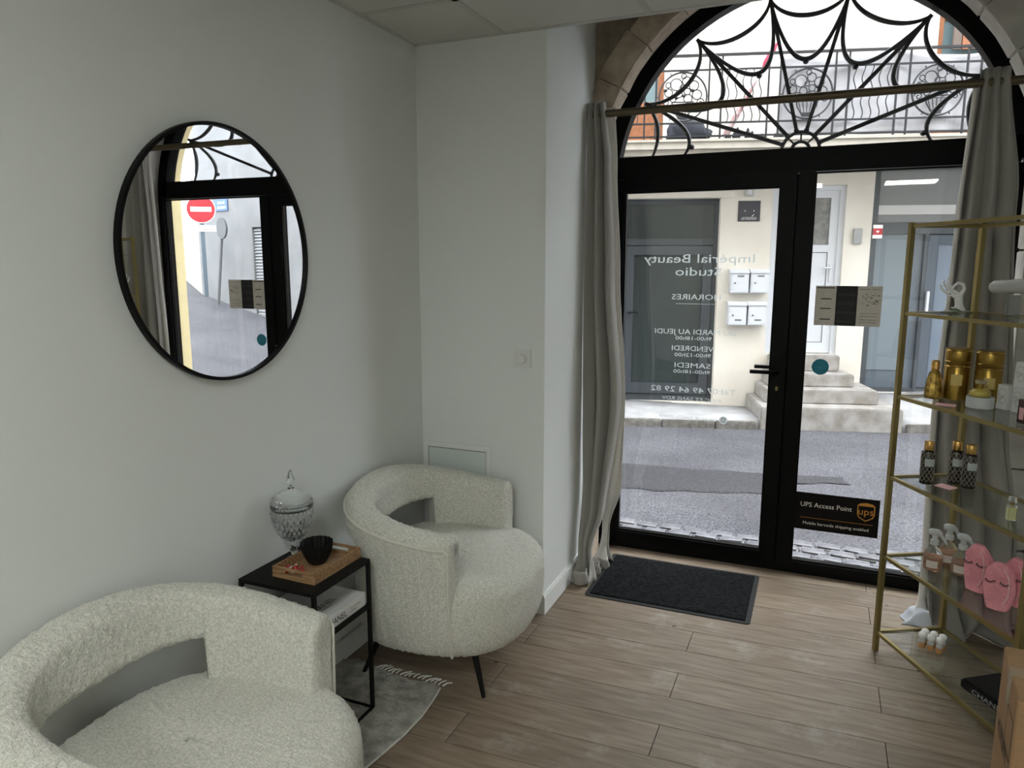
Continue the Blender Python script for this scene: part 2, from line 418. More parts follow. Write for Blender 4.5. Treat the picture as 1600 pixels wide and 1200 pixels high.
# voussoirs and jamb stones
wf = bpy.data.objects['wall_front']
def stone_block(pts, y0, y1, jitter=.006):
    mb = MB().prism(pts, y0, y1)
    bm = bmesh.new(); me = mb.mesh('arch_stone', None); bm.from_mesh(me); bpy.data.meshes.remove(me)
    bmesh.ops.bevel(bm, geom=bm.edges[:], offset=.005, segments=2, affect='EDGES')
    for v in bm.verts:
        nz = mathutils.noise.noise_vector(v.co * 9) * jitter; v.co += nz
    m2 = MB(); bm.verts.index_update(); m2.add([v.co[:] for v in bm.verts], [[v.index for v in f.verts] for f in bm.faces]); bm.free()
    return m2
nv = 13
for i in range(nv):
    a0 = PI * i / nv + .0015; a1 = PI * (i + 1) / nv - .0015
    ri, ro = .885, 1.0 + random.uniform(-.012, .012)
    pts = [(AX + ri * math.cos(a0 + (a1 - a0) * t / 4), AZ + ri * math.sin(a0 + (a1 - a0) * t / 4)) for t in range(5)] + \
          [(AX + ro * math.cos(a1 - (a1 - a0) * t / 4), AZ + ro * math.sin(a1 - (a1 - a0) * t / 4)) for t in range(5)]
    stone_block(pts, YS - .012 + random.uniform(0, .008), YS + .13).build('arch_stone', M['vous'] if AX + math.cos((a0 + a1) / 2) < .25 else M['plaster'], wf, smooth=True)
for s in (-1, 1):
    z = AZ - .006
    while z > .01:
        h = random.uniform(.28, .38); z0 = max(0, z - h)
        xa, xb = sorted((AX + s * .885, AX + s * 1.0))
        stone_block([(xa, z0), (xb, z0), (xb, z), (xa, z)], YS - .012, YS + .13).build('jamb_stone', M['vous'] if s < 0 else M['plaster'], wf, smooth=True)
        z = z0 - .008
# plaster reveal between stones and frame, then the exterior reveal
def reveal(ri, ro, y0, y1, m, name, zb=0):
    mb = MB(); n = 40
    inn = arch_outline(ri, n, zb); out = arch_outline(ro, n, zb)
    N_ = len(inn)
    vs = [(x, y0, z) for x, z in inn] + [(x, y0, z) for x, z in out] + [(x, y1, z) for x, z in inn] + [(x, y1, z) for x, z in out]
    fs = []
    for i in range(N_ - 1):
        fs += [(i, i + 1, N_ + i + 1, N_ + i), (2 * N_ + i, 3 * N_ + i, 3 * N_ + i + 1, 2 * N_ + i + 1), (i, 2 * N_ + i, 2 * N_ + i + 1, i + 1), (N_ + i, N_ + i + 1, 3 * N_ + i + 1, 3 * N_ + i)]
    fs += [(0, N_, 3 * N_, 2 * N_), (N_ - 1, 3 * N_ - 1, 4 * N_ - 1, 2 * N_ - 1)]
    mb.add(vs, fs)
    return mb.build(name, m, wf, smooth=True)
reveal(.932, 1.05, YS + .13, YD + .05, M['plaster'], 'reveal_plaster')
reveal(.950, 1.05, YD + .05, YE, M['reveal'], 'exterior_reveal', -.1)
# our own building's facade outside
struct('wall_street_side', MB().prism(holed(1.03, -9, 14, -.5, 8.0), YS + .12, YE), M['ext'])

# ---------------------------------------------------------------- door 1 (double glazed door) and window 1 (fanlight)
dr = thing('door_1', None, None, (0, 0, 0), kind='structure'); dr['label'] = 'black metal double door with clear glass'
FY0, FY1 = YD - .03, YD + .045
XLo, XRo = AX - .945, AX + .945         # outer frame
XC = -.143
fm = MB()
fm.box(XLo, XLo + .055, FY0, FY1, 0, 1.99); fm.box(XRo - .037, XRo, FY0, FY1, 0, 1.99)
fm.box(XLo + .055, XRo - .055, FY0, FY1, 1.975, 2.085)                   # transom
fm.box(XLo + .055, XRo - .055, FY0, FY1, 0, .022)                        # threshold
fm.build('frame', M['black'], dr)
def leaf(x0, x1, g0, g1, b0=.095, t0=1.912):
    lf = MB(); y0, y1 = YD - .042, YD + .03
    lf.box(x0, g0, y0, y1, .024, 1.972); lf.box(g1, x1, y0, y1, .024, 1.972)
    lf.box(g0, g1, y0, y1, .024, b0)
    if t0 < 1.97: lf.box(g0, g1, y0, y1, t0, 1.972)
    for a, b, c, d in ((g0, g0 + .008, b0, t0), (g1 - .008, g1, b0, t0), (g0 + .008, g1 - .008, b0, b0 + .008), (g0 + .008, g1 - .008, t0 - .008, t0)):
        lf.box(a, b, y0 + .012, y0 + .03, c, d)                          # glazing bead
    L = lf.build('leaf', M['black'], dr)
    MB().box(g0 + .001, g1 - .001, YD, YD + .006, b0 + .001, t0 - .001).build('glass_pane', M['pane'], L)
    return L
leafL = leaf(XLo + .058, XC - .004, -.972, -.217)
leafR = leaf(XC + .004, XRo - .040, -.069, .722, .064, 1.9715)
MB().box(XC - .03, XC + .03, YD + .0301, YD + .040, .024, 1.972).build('meeting_strip', M['black'], leafR)
hb = MB(); hx = -.183
hb.box(hx - .018, hx + .018, YD - .052, YD - .043, .90, 1.10, .003)
hb.tube([(hx, YD - .05, 1.03), (hx, YD - .098, 1.03), (hx - .02, YD - .105, 1.03), (hx - .125, YD - .105, 1.03)], .010, 10)
hb.tube([(hx, YD - .05, .945), (hx, YD - .058, .945)], .009, 10)
hb.build('handle', M['black'], leafL, smooth=True)
hb = MB(); hb.tube([(hx, YD + .035, 1.03), (hx, YD + .085, 1.03), (hx - .02, YD + .092, 1.03), (hx - .12, YD + .092, 1.03)], .010, 10)
hb.build('outer_handle', M['black'], leafL, smooth=True)
ky = MB().lathe([(.007, 0), (.007, .006)], seg=12); ky.T = Matrix.Identity(4)
MB().box(hx - .006, hx + .006, YD - .062, YD - .053, .935, .955, .002).build('lock_cylinder', M['gold'], leafL)
# lettering on the left leaf, reversed as read from inside
lt = MB(); ly = YD + .0068
for body, x0, x1, z, h in (('Impérial Beauty', -.872, -.322, 1.555, .043), ('Studio', -.708, -.478, 1.490, .043), ('HORAIRES', -.722, -.476, 1.368, .028),
                           ('DU MARDI AU JEUDI', -.803, -.393, 1.190, .026), ('9h00-18h00', -.695, -.512, 1.160, .019),
                           ('VENDREDI', -.712, -.500, 1.104, .026), ('9h00-12h00', -.697, -.512, 1.073, .019),
                           ('SAMEDI', -.695, -.512, 1.015, .026), ('9h00-18h00', -.700, -.512, .986, .019),
                           ('Tél:07 49 64 29 82', -.815, -.380, .885, .029), ('AVEC ET SANS RDV', -.755, -.445, .842, .018),
                           ('imperial_beauty.studio', -.765, -.475, .745, .018)):
    text_mb(body, x0, x1, z, h, y=ly, mirror=True, mb=lt)
lt.box(-.70, -.500, ly - .0003, ly + .0003, 1.345, 1.348)
ring = [(-.435 + .021 * math.cos(a), ly, .752 + .021 * math.sin(a)) for a in [2 * PI * i / 24 for i in range(24)]]
lt.add(ring, [tuple(range(24))])
lt.build('lettering', M['lettering'], leafL)
ig = MB(); iy = ly - .0012
for (a, b, c, d) in ((-.446, -.424, .761, .7635), (-.446, -.424, .7405, .743), (-.446, -.4435, .743, .761), (-.4265, -.424, .743, .761)): ig.box(a, b, iy, iy + .0003, c, d)
ig.tube([(-.435 + .005 * math.cos(2 * PI * i / 10), iy, .752 + .005 * math.sin(2 * PI * i / 10)) for i in range(10)], .0009, 4, True)
ig.build('camera_emblem', M['ink'], leafL)

w1 = thing('window_1', None, None, kind='structure'); w1['label'] = 'half-round fanlight with black frame above the door'
n = 40; fr = MB(); ro, ri = .945, .862
pts_o = [(AX + ro * math.cos(PI - PI * i / n), AZ + ro * math.sin(PI * i / n)) for i in range(n + 1)]
pts_i = [(AX + ri * math.cos(PI - PI * i / n), AZ + ri * math.sin(PI * i / n)) for i in range(n + 1)]
pts_o[0] = (pts_o[0][0], 1.99); pts_o[-1] = (pts_o[-1][0], 1.99); pts_i[0] = (pts_i[0][0], 1.99); pts_i[-1] = (pts_i[-1][0], 1.99)
vs = [(x, FY0, z) for x, z in pts_o] + [(x, FY0, z) for x, z in pts_i] + [(x, FY1, z) for x, z in pts_o] + [(x, FY1, z) for x, z in pts_i]
N_ = n + 1; fs = []
for i in range(n): fs += [(i, i + 1, N_ + i + 1, N_ + i), (2 * N_ + i, 3 * N_ + i, 3 * N_ + i + 1, 2 * N_ + i + 1), (i, 2 * N_ + i, 2 * N_ + i + 1, i + 1), (N_ + i, N_ + i + 1, 3 * N_ + i + 1, 3 * N_ + i)]
fs += [(0, N_, 3 * N_, 2 * N_), (n, 3 * N_ - 1, 4 * N_ - 1, N_ + n)]
fr.add(vs, fs); fr.build('window_frame', M['black'], w1, smooth=True)
gp = [(AX + .866 * math.cos(PI - PI * i / n), AZ + .866 * math.sin(PI * i / n)) for i in range(n + 1)]
gp = [p for p in gp if p[1] > 2.085]; gp = [(AX - .85, 2.083)] + gp + [(AX + .85, 2.083)]
MB().prism(gp, YD, YD + .006).build('pane', M['pane'], w1)

# wrought iron fan grille outside the fanlight
gr = thing('fanlight_grille', 'black wrought iron sunburst grille with looped swags behind the fanlight glass', 'grille', (-.147, 3.90, 2.09))
RA = .86
node_deg = [160.2, 132.5, 104.0, 76.0, 47.0, 20.5]
def node(deg):
    d = math.radians(deg); cx, cz = AX + .147, AZ - 2.09      # arch centre in local coordinates
    a = math.cos(d); b = math.sin(d)
    # distance along the ray to the arch circle
    B = a * cx + b * cz; Cc = cx * cx + cz * cz - RA * RA
    t = B + math.sqrt(B * B - Cc); return Vector((a * t, 0, b * t)), t
nodes = []
for d in node_deg:
    p, t = node(d); nodes.append(p); u = p.normalized()
    MB().bar(u * .085, p, .017, .017).build('radial_bar', M['iron'], gr)
    MB().lathe([(.001, -.012), (.011, -.006), (.013, 0), (.011, .006), (.001, .012)], c=tuple(u * .095), seg=10).build('rivet', M['iron'], gr, smooth=True)
for r_, nm in ((.085, 'hub_ring'), (.040, 'hub_ring')):
    MB().tube(arc(0, 0, r_, 0, PI, 20), .0085, 8).build(nm, M['iron'], gr, smooth=True)
hbm = MB()
for a in (45, 90, 135): hbm.bar((.04 * math.cos(math.radians(a)), 0, .04 * math.sin(math.radians(a))), (.085 * math.cos(math.radians(a)), 0, .085 * math.sin(math.radians(a))), .008)
hbm.build('hub_spoke', M['iron'], gr)
def swag(p, q, mid, nm='swag', rb=.0115):
    """quarter-ellipse-like swag from p to q whose lowest point is mid"""
    p, q, mid = Vector(p), Vector(q), Vector(mid); pts = []
    al = (4 * mid.length / ((p + q) / 2).length - 1) / 3      # handles lie along the radial bars
    c1 = p * al; c2 = q * al; sp = (c2 - c1) * .10; c1 = c1 + sp; c2 = c2 - sp
    n_ = 22; rr = []
    for i in range(n_ + 1):
        t = i / n_; s = 1 - t
        pts.append(p * s ** 3 + c1 * (3 * s * s * t) + c2 * (3 * s * t * t) + q * t ** 3)
        rr.append(.006 + (rb - .006) * math.sin(PI * t))
    MB().tube(pts, rr, 8).build(nm, M['iron'], gr, smooth=True)
def pol(deg, r): return Vector((r * math.cos(math.radians(deg)), 0, r * math.sin(math.radians(deg))))
mids = [146, 118.5, 90, 62, 34]
for i in range(5):
    swag(nodes[i], nodes[i + 1], pol(mids[i], [.65, .63, .61, .63, .65][i]))
    dm = pol([149, 120, 90, 59, 31][i], [.465, .425, .415, .43, .47][i]); swag(nodes[i], nodes[i + 1], dm)
    MB().lathe([(.001, -.014), (.010, -.010), (.0145, 0), (.010, .010), (.001, .014)], c=tuple(dm * .975), seg=12).build('ball', M['iron'], gr, smooth=True)
for s, nd in ((-1, nodes[0]), (1, nodes[-1])):
    for (ex, mx_, mz, ball) in ((.72, .70, .14, 0), (.56, .545, .10, 1)):
        q = Vector((s * ex, 0, .0)); p = nd
        pts = []; c = Vector((s * (mx_ - .10 * (1 if ball else .55)), 0, mz + .02))
        for i in range(19):
            t = i / 18; u = 1 - t; pts.append(p * u * u + c * (2 * u * t) + q * t * t)
        MB().tube(pts, [.006 + .005 * math.sin(PI * i / 18) for i in range(19)], 8).build('swag', M['iron'], gr, smooth=True)
        if ball: MB().lathe([(.001, -.014), (.010, -.010), (.0145, 0), (.010, .010), (.001, .014)], c=(s * .517, 0, .045), seg=12).build('ball', M['iron'], gr, smooth=True)

# stickers and paper on the right leaf
def plate(name, label, cat, x0, x1, z0, z1, y, m, th=.0006):
    t = thing(name, label, cat, ((x0 + x1) / 2, y, z0)); w_ = (x1 - x0) / 2
    MB().box(-w_, w_, -th, 0, 0, z1 - z0).build('panel', m, t); return t
YG = YD - .0008
M['brownblack'] = mat('dark_brown_sticker', (.006, .005, .004), .5, spec=.15)
M['creamink'] = mat('cream_print', (.80, .78, .72), .6)
M['orange'] = mat('amber_print', (.62, .27, .04), .5)
up = plate('parcel_point_sign', 'wide black sticker with white lettering and amber shield low on the right door glass', 'sign', -.062, .317, .228, .420, YG, M['brownblack'])
text_mb('UPS Access Point', -.166, .068, .120, .024, y=-.0012).build('lettering', M['creamink'], up)
text_mb('Mobile barcode shipping enabled', -.150, .148, .028, .015, y=-.0012).build('lettering', M['creamink'], up)
MB().box(-.165, .165, -.0012, -.0009, .062, .0635).build('rule', M['orange'], up)
sh = [(.092, .158), (.105, .168), (.131, .172), (.157, .168), (.170, .158), (.170, .112), (.162, .095), (.131, .078), (.100, .095), (.092, .112)]
cxs, czs = .131, .128
MB().prism(sh, -.0013, -.0010).build('shield', M['orange'], up)
MB().prism([(cxs + (x - cxs) * .88, czs + (z - czs) * .90) for x, z in sh if z < .159] , -.0017, -.0014).build('shield_field', M['brownblack'], up)
text_mb('ups', .098, .164, .112, .034, y=-.0021).build('shield_letters', M['orange'], up)

NC = mat('notice_cream', (.60, .57, .51), .7, var=.10, vscale=40); _t = NC.node_tree
_tl = _t.nodes.new('ShaderNodeBsdfTranslucent'); _tl.inputs[0].default_value = (.42, .40, .36, 1); _ad = _t.nodes.new('ShaderNodeMixShader'); _ad.inputs[0].default_value = .45
_t.links.new(_t.nodes['Principled BSDF'].outputs[0], _ad.inputs[1]); _t.links.new(_tl.outputs[0], _ad.inputs[2]); _t.links.new(_ad.outputs[0], _t.nodes['Material Output'].inputs[0])
nt_ = thing('paper_notice', 'three fold cream and black paper notice taped across the right door glass', 'notice', (.108, YG, 1.258))
for k, (a, b, mm) in enumerate(((-.143, -.052, 'white'), (-.052, .040, 'ink'), (.040, .144, 'white'))):
    o = MB().box(a, b, -.0012 - .0004 * k, 0, 0, .188).build('panel', NC if mm == 'white' else M['ink'], nt_)
nb = MB()
nb.box(-.138, -.058, -.0018, -.0014, .176, .181)
for z in (.124, .078, .027): nb.box(-.118, -.072, -.0018, -.0014, z, z + .005)
for z in (.060, .046, .030, .018): nb.box(.052, .128, -.0026, -.0022, z, z + .0016)
random.seed(3)
for i in range(34):
    x = random.uniform(.058, .130); z = random.uniform(.095, .150); nb.box(x, x + random.uniform(.003, .012), -.0026, -.0022, z, z + .002)
text_mb('SERVICES - TARIFS', .050, .132, .170, .006, y=-.0024, mb=nb)
nb.build('print', M['ink'], nt_)
nb = MB()
for z in (.150, .145, .112, .106, .100, .065, .060, .022, .018): nb.box(-.045, .030, -.0022, -.0018, z, z + .0012)
nb.build('pale_print', mat('grey_print', (.10, .10, .10), .7), nt_)
st = thing('round_sticker', 'round teal sticker on the right door glass beside the centre frame', 'sticker', (.008, YG, 1.056))
MB().prism([(.0385 * math.cos(2 * PI * i / 40), .0385 * math.sin(2 * PI * i / 40)) for i in range(40)], -.0006, 0).build('disc', M['teal'], st)
sm = MB(); text_mb('solidoo', -.024, .026, -.008, .013, y=-.001, mirror=True, mb=sm); sm.build('lettering', mat('teal_dark_print', (.05, .33, .42), .6), st)

# ---------------------------------------------------------------- curtain rod and curtains
rd = thing('curtain_rod', 'thin aged brass curtain rod running across in front of the arch', 'curtain rod', (0, 3.42, 2.235))
MB().tube([(-1.03, 0, 0), (.885, 0, 0)], .0165, 14).build('pole', M['rod'], rd, smooth=True)
for x in (-1.035, .872): MB().tube([(x - .006, 0, 0), (x + .008, 0, 0)], .020, 14).build('end_bracket', M['rod'], rd, smooth=True)
def interp(tab, z):
    for (z0, v0), (z1, v1) in zip(tab, tab[1:]):
        if z <= z1:
            t = (z - z0) / (z1 - z0); t = max(0, min(1, t)); t = t * t * (3 - 2 * t); return v0 + (v1 - v0) * t
    return tab[-1][1]
def curtain_mb(L, R, Y, ztop, folds, amp, seed, s0=0, s1=1, ns=170, nz=70, gather=None):
    mb = MB(); rnd = random.Random(seed); ph = [rnd.uniform(0, 6) for _ in range(6)]
    for j in range(nz + 1):
        z = .004 + (ztop - .004) * (j / nz) ** 1.15
        l, r, y0 = interp(L, z), interp(R, z), interp(Y, z); a = interp(amp, z)
        for i in range(ns + 1):
            s = s0 + (s1 - s0) * i / ns
            q = s + .035 * math.sin(3.1 * s * 2 * PI + ph[3]) + .012 * math.sin(z * 2.3 + ph[1])
            f = math.sin(2 * PI * folds * q + ph[0] + .5 * math.sin(z * 1.7 + ph[2]))
            f2 = math.sin(2 * PI * folds * 1.73 * q + ph[4] + .9 * math.sin(z * 1.2))
            edge = min(1, 8 * min(i / ns + .02, 1 - i / ns + .02))
            x = l + (r - l) * (s - s0) / (s1 - s0) + .35 * a * math.cos(2 * PI * folds * q + ph[0]) * edge
            y = y0 + a * (.8 * f + .3 * f2) * (.5 + .5 * edge)
            if z < .10: y += (.10 - z) * .5 * math.sin(9 * s + ph[5]); x += (.10 - z) * .35 * math.sin(14 * s + ph[5])
            mb.v.append((x, y, z))
    for j in range(nz):
        for i in range(ns):
            a_ = j * (ns + 1) + i; mb.f.append((a_, a_ + 1, a_ + ns + 2, a_ + ns + 1))
    return mb
def solid(o, th):
    md = o.modifiers.new('thickness', 'SOLIDIFY'); md.thickness = th; md.offset = 0
def flat_shade(o):
    o.data.polygons.foreach_set('use_smooth', [True] * len(o.data.polygons))
cl = thing('curtain', 'taupe curtain hanging at the left of the door, its hem bunched on the planks', 'curtain', (0, 0, 0), group='curtains either side of the door')
o = curtain_mb([(0, -1.035), (.06, -1.03), (.12, -1.04), (1.0, -1.062), (2.3, -1.064)], [(0, -.955), (.15, -.985), (.35, -.935), (.9, -.875), (1.5, -.925), (2.0, -.95), (2.3, -.985)],
           [(0, 3.30), (.15, 3.34), (.5, 3.41), (2.3, 3.42)], 2.285, 2.6, [(0, .045), (.3, .045), (1.4, .04), (2.3, .025)], 11).build('cloth', M['curtain'], cl)
flat_shade(o); solid(o, .003)
# paler edge hanging by the glass
o = curtain_mb([(0, -1.00), (.2, -.975), (.9, -.885), (1.5, -.935), (2.0, -.965), (2.3, -.990)], [(0, -.945), (.2, -.94), (.45, -.88), (.9, -.868), (1.5, -.905), (2.0, -.928), (2.3, -.945)],
           [(0, 3.50), (.25, 3.50), (1, 3.475), (2.3, 3.45)], 2.265, 1.0, [(0, .02), (2.3, .006)], 5, ns=50).build('lining', M['lining'], cl)
flat_shade(o); solid(o, .002)
hm = MB()
for k, (x0, y0, sc) in enumerate(((-1.005, 3.235, 1), (-.975, 3.37, .8), (-.955, 3.47, .7))):
    pts = []; hm = MB()
    for i in range(26):
        t = i / 25; a = -2.6 + 5.0 * t
        pts.append((x0 + .035 * sc * math.cos(a) + .01 * math.sin(7 * t), y0 + .045 * sc * math.sin(a), .012 + .008 * math.sin(5 * t + k)))
    n0 = len(hm.v)
    for i, p in enumerate(pts):
        for h_ in range(5): hm.v.append((p[0] + .006 * math.sin(h_ * 1.2 + i * .5), p[1], max(.003, p[2] - .008 + h_ * .017 * sc)))
    for i in range(25):
        for h_ in range(4): a_ = n0 + i * 5 + h_; hm.f.append((a_, a_ + 5, a_ + 6, a_ + 1))
    o = hm.build('bunched_hem', M['curtain'], cl); flat_shade(o); solid(o, .005)

cr = thing('curtain', 'long taupe curtain hanging behind the gold shelf unit, spreading out wide towards the floor', 'curtain', (0, 0, 0), group='curtains either side of the door')
o = curtain_mb([(0, .50), (.3, .475), (.95, .462), (1.8, .478), (2.3, .500)], [(0, .80), (.4, .79), (.95, .715), (1.8, .665), (2.3, .602)],
           [(0, 3.36), (.5, 3.40), (2.3, 3.42)], 2.285, 3.6, [(0, .045), (.9, .044), (1.8, .036), (2.3, .022)], 23).build('cloth', M['curtain'], cr)
flat_shade(o); solid(o, .003)
o = curtain_mb([(0, .47), (.95, .452), (1.6, .470), (2.3, .488)], [(0, .52), (.95, .50), (1.6, .50), (2.3, .515)], [(0, 3.47), (2.3, 3.46)], 2.24, 1.2, [(0, .012), (2.3, .008)], 9, ns=40).build('lining', M['lining'], cr)
flat_shade(o); solid(o, .002)

# ---------------------------------------------------------------- wall fittings
mr = thing('round_mirror', 'large round wall mirror with thin black metal rim on the left wall', 'mirror', (XL + .0155, 1.70, 1.577), math.radians(1.0))
R_ = .376
pr_ = MB(); n = 96
vs = []; prof = [(R_ - .010, -.006), (R_, -.006), (R_ + .0, .012), (R_ - .010, .012)]
for i in range(n):
    a = 2 * PI * i / n
    for r_, x in prof: vs.append((x, r_ * math.cos(a), r_ * math.sin(a)))
fs = [(i * 4 + k, i * 4 + (k + 1) % 4, ((i + 1) % n) * 4 + (k + 1) % 4, ((i + 1) % n) * 4 + k) for i in range(n) for k in range(4)]
pr_.add(vs, fs).build('rim', M['black'], mr)
MB().prism([((R_ - .009) * math.cos(2 * PI * i / n), (R_ - .009) * math.sin(2 * PI * i / n)) for i in range(n)], -.004, .004, 'x').build('mirror_glass', M['mirror'], mr)

ap = thing('access_panel', 'white square access hatch low on the wall behind the far armchair', 'hatch', (-1.49, Y1, .36))
f_ = MB(); W = .168
for a, b, c, d in ((-W, W, .36, .384), (-W, W, 0, .024), (-W, -W + .02, .024, .36), (W - .02, W, .024, .36)): f_.box(a, b, -.010, 0, c, d)
f_.build('frame', M['base'], ap)
MB().box(-W + .024, W - .024, -.007, 0, .028, .356).build('door', mat('hatch_paint', (.60, .655, .63), .6), ap)
MB().box(-W + .02, W - .02, -.002, 0, .024, .36).build('gap', M['ink'], ap)
sw = thing('dimmer_switch', 'square white wall dimmer with round knob on the wall beside the embrasure', 'switch', (-1.170, Y1, 1.149))
MB().box(-.041, .041, -.009, 0, -.041, .041, .003).build('plate', mat('switch_plastic', (.66, .67, .65), .4), sw)
kb = MB(); kb.T = Matrix.Rotation(PI / 2, 4, 'X'); kb.lathe([(.024, .009), (.0235, .013), (.021, .014), (.020, .024), (.018, .026)], seg=32); kb.build('knob', mat('knob_plastic', (.70, .71, .69), .35), sw, smooth=True)

# ---------------------------------------------------------------- doormat
dm = thing('doormat', 'charcoal doormat with rubber border lying on the planks before the door', 'doormat', (-.58, 3.388, .0), math.radians(.3))
def rr_poly(w_, h_, r, n=5):
    pts = []
    for cx, cy, a in ((w_ - r, h_ - r, 0), (-w_ + r, h_ - r, 90), (-w_ + r, -h_ + r, 180), (w_ - r, -h_ + r, 270)):
        for i in range(n + 1):
            t = math.radians(a + 90 * i / n); pts.append((cx + r * math.cos(t), cy + r * math.sin(t)))
    return pts
MB().prism(rr_poly(.376, .270, .02), 0, .004, 'z').build('rubber_border', M['matedge'], dm)
pm = MB(); nx_, ny_ = 90, 66
for i in range(nx_ + 1):
    for j in range(ny_ + 1):
        x = -.355 + .71 * i / nx_; y = -.25 + .50 * j / ny_; e = 0 if i in (0, nx_) or j in (0, ny_) else 1
        pm.v.append((x, y, .004 + e * (.006 + random.uniform(-.001, .0012))))
for i in range(nx_):
    for j in range(ny_): a = i * (ny_ + 1) + j; pm.f.append((a, a + ny_ + 1, a + ny_ + 2, a + 1))
pm.build('pile', M['mat'], dm)

# ---------------------------------------------------------------- boucle armchairs
def sup(t, a, b, n):
    c, s = math.cos(t), math.sin(t); k = (abs(c / a) ** n + abs(s / b) ** n) ** (-1 / n); return k
tex = bpy.data.textures.new('boucle_lumps', 'CLOUDS'); tex.noise_scale = .012; tex.noise_depth = 1
def fuzz(o, st=.011, lv=1):
    if lv:
        s_ = o.modifiers.new('smooth', 'SUBSURF'); s_.levels = lv; s_.render_levels = lv
    d_ = o.modifiers.new('boucle', 'DISPLACE'); d_.texture = tex; d_.strength = st; d_.mid_level = .5; d_.texture_coords = 'LOCAL'
    flat_shade(o)
A_, B_, NN = .362, .378, 2.5       # outer half depth, half width
def rout(t): return sup(t, A_ if abs(t) < PI / 2 else .352, B_, NN)
def chair(loc, rz, label):
    t = thing('armchair', label, 'armchair', loc, rz, 'pair of cream boucle tub armchairs')
    # seat drum
    sb = MB(); prof = []
    zb, zt = .165, .445
    for i in range(7): a = PI / 2 * i / 6; prof.append((1 - .10 * (1 - math.sin(a)) , zb + .055 * (1 - math.cos(a))))
    prof = [(.001, zb + .004), (.3, zb), (.6, zb), (.8, zb)] + prof
    for i in range(1, 6): prof.append((1.0, zb + .055 + (zt - .075 - zb - .055) * i / 5))
    for i in range(1, 8): a = PI / 2 * i / 7; prof.append((1 - .17 * (1 - math.cos(a)), zt - .075 + .075 * math.sin(a)))
    for q in (.72, .6, .48, .36, .24, .12, .001): prof.append((q, zt + .012 * (1 - (q / .83) ** 2)))
    seg = 150; vs = []; fs = []
    for k, (q, z) in enumerate(prof):
        for i in range(seg):
            a = -PI + 2 * PI * i / seg; front = max(0, math.cos(a))
            r = (rout(a) - .014 + .012 * front) * q
            # the front of the drum tucks under towards the legs
            if z < .30: r *= 1 - .10 * ((.30 - z) / .135) ** 2
            vs.append((r * math.cos(a), r * math.sin(a), z))
    for k in range(len(prof) - 1):
        for i in range(seg): j = (i + 1) % seg; fs.append((k * seg + i, k * seg + j, (k + 1) * seg + j, (k + 1) * seg + i))
    fs.append(tuple(range(seg - 1, -1, -1))); fs.append(tuple((len(prof) - 1) * seg + i for i in range(seg)))
    sb.add(vs, fs); o = sb.build('seat', M['boucle'], t); fuzz(o)
    # back and arms: one swept band with an opening at the rear above the seat
    AE = math.radians(116); NT = math.radians(55)
    def ztop(a): q = min(1, abs(a) / AE); q = q * q * (3 - 2 * q); return .728 + (.632 - .728) * q
    st = []
    na = 150
    for i in range(na + 1): st.append((-AE + 2 * AE * i / na, 0))
    e = .045
    st = [(-AE + .0, .035), (-AE + .004, .018), (-AE + .02, .005)] + [s for s in st if abs(s[0]) < AE - .045] + [(AE - .02, .005), (AE - .004, .018), (AE, .035)]
    # add sharp notch stations
    st += [(-NT - .006, 0), (-NT + .006, 0), (NT - .006, 0), (NT + .006, 0)]; st.sort()
    ncs = 44; band = MB(); rows = []
    for (a, ins) in st:
        ang = PI - a if a >= 0 else -PI - a          # angle from +x
        ang = math.atan2(math.sin(PI - a), math.cos(PI - a))
        ro = rout(ang); ri = ro - .106 - .006 * math.cos(a)
        z1 = ztop(a) - ins * .6; z0 = .552 if abs(a) < NT else .178
        ro2, ri2 = ro - ins, ri + ins
        hw, hh = (ro2 - ri2) / 2, (z1 - z0) / 2; cr_, cz_ = (ro2 + ri2) / 2, (z1 + z0) / 2
        row_ = []
        rc = min(.042, hw * .95, hh * .9)
        per = []
        # rounded rectangle, fixed vertex count: 6 per corner and 5 per side
        for (sx_, sz_, a0) in ((1, 1, 0), (-1, 1, 90), (-1, -1, 180), (1, -1, 270)):
            rcc = rc if sz_ > 0 else min(rc, .03)
            for k in range(6):
                tt = math.radians(a0 + 90 * k / 5); per.append((sx_ * (hw - rcc) + rcc * math.cos(tt), sz_ * (hh - rcc) + rcc * math.sin(tt)))
            nx2 = {(1, 1): (-1, 1), (-1, 1): (-1, -1), (-1, -1): (1, -1), (1, -1): (1, 1)}[(sx_, sz_)]
            a1 = math.radians(a0 + 90); p0 = per[-1]
            rc2 = rc if nx2[1] > 0 else min(rc, .03)
            p1 = (nx2[0] * (hw - rc2) + rc2 * math.cos(a1), nx2[1] * (hh - rc2) + rc2 * math.sin(a1))
            for k in range(1, 6): per.append((p0[0] + (p1[0] - p0[0]) * k / 6, p0[1] + (p1[1] - p0[1]) * k / 6))
        for (dx, dz) in per:
            r = cr_ + dx; z = cz_ + dz
            lean = .014 * max(0, (z - .30) / .4)
            if z < .30: r *= 1 - .10 * ((.30 - z) / .135) ** 2
            r += lean
            w_ = (abs(a) - math.radians(72)) / (AE - math.radians(72)); w_ = max(0, min(1, w_)); w_ = w_ * w_ * (3 - 2 * w_)
            X, Y = r * math.cos(ang), r * math.sin(ang); sg = 1 if Y > 0 else -1     # the arms run straight to square-cut ends
            X += w_ * (cr_ * math.cos(ang) - X); Y += w_ * (sg * (cr_ * abs(math.sin(ang)) + (r - cr_)) - Y)
            row_.append((X, Y, z))
        rows.append(row_)
    nc = len(rows[0]); vs = [p for r in rows for p in r]; fs = []
    for i in range(len(rows) - 1):
        for k in range(nc): l = (k + 1) % nc; fs.append((i * nc + k, i * nc + l, (i + 1) * nc + l, (i + 1) * nc + k))
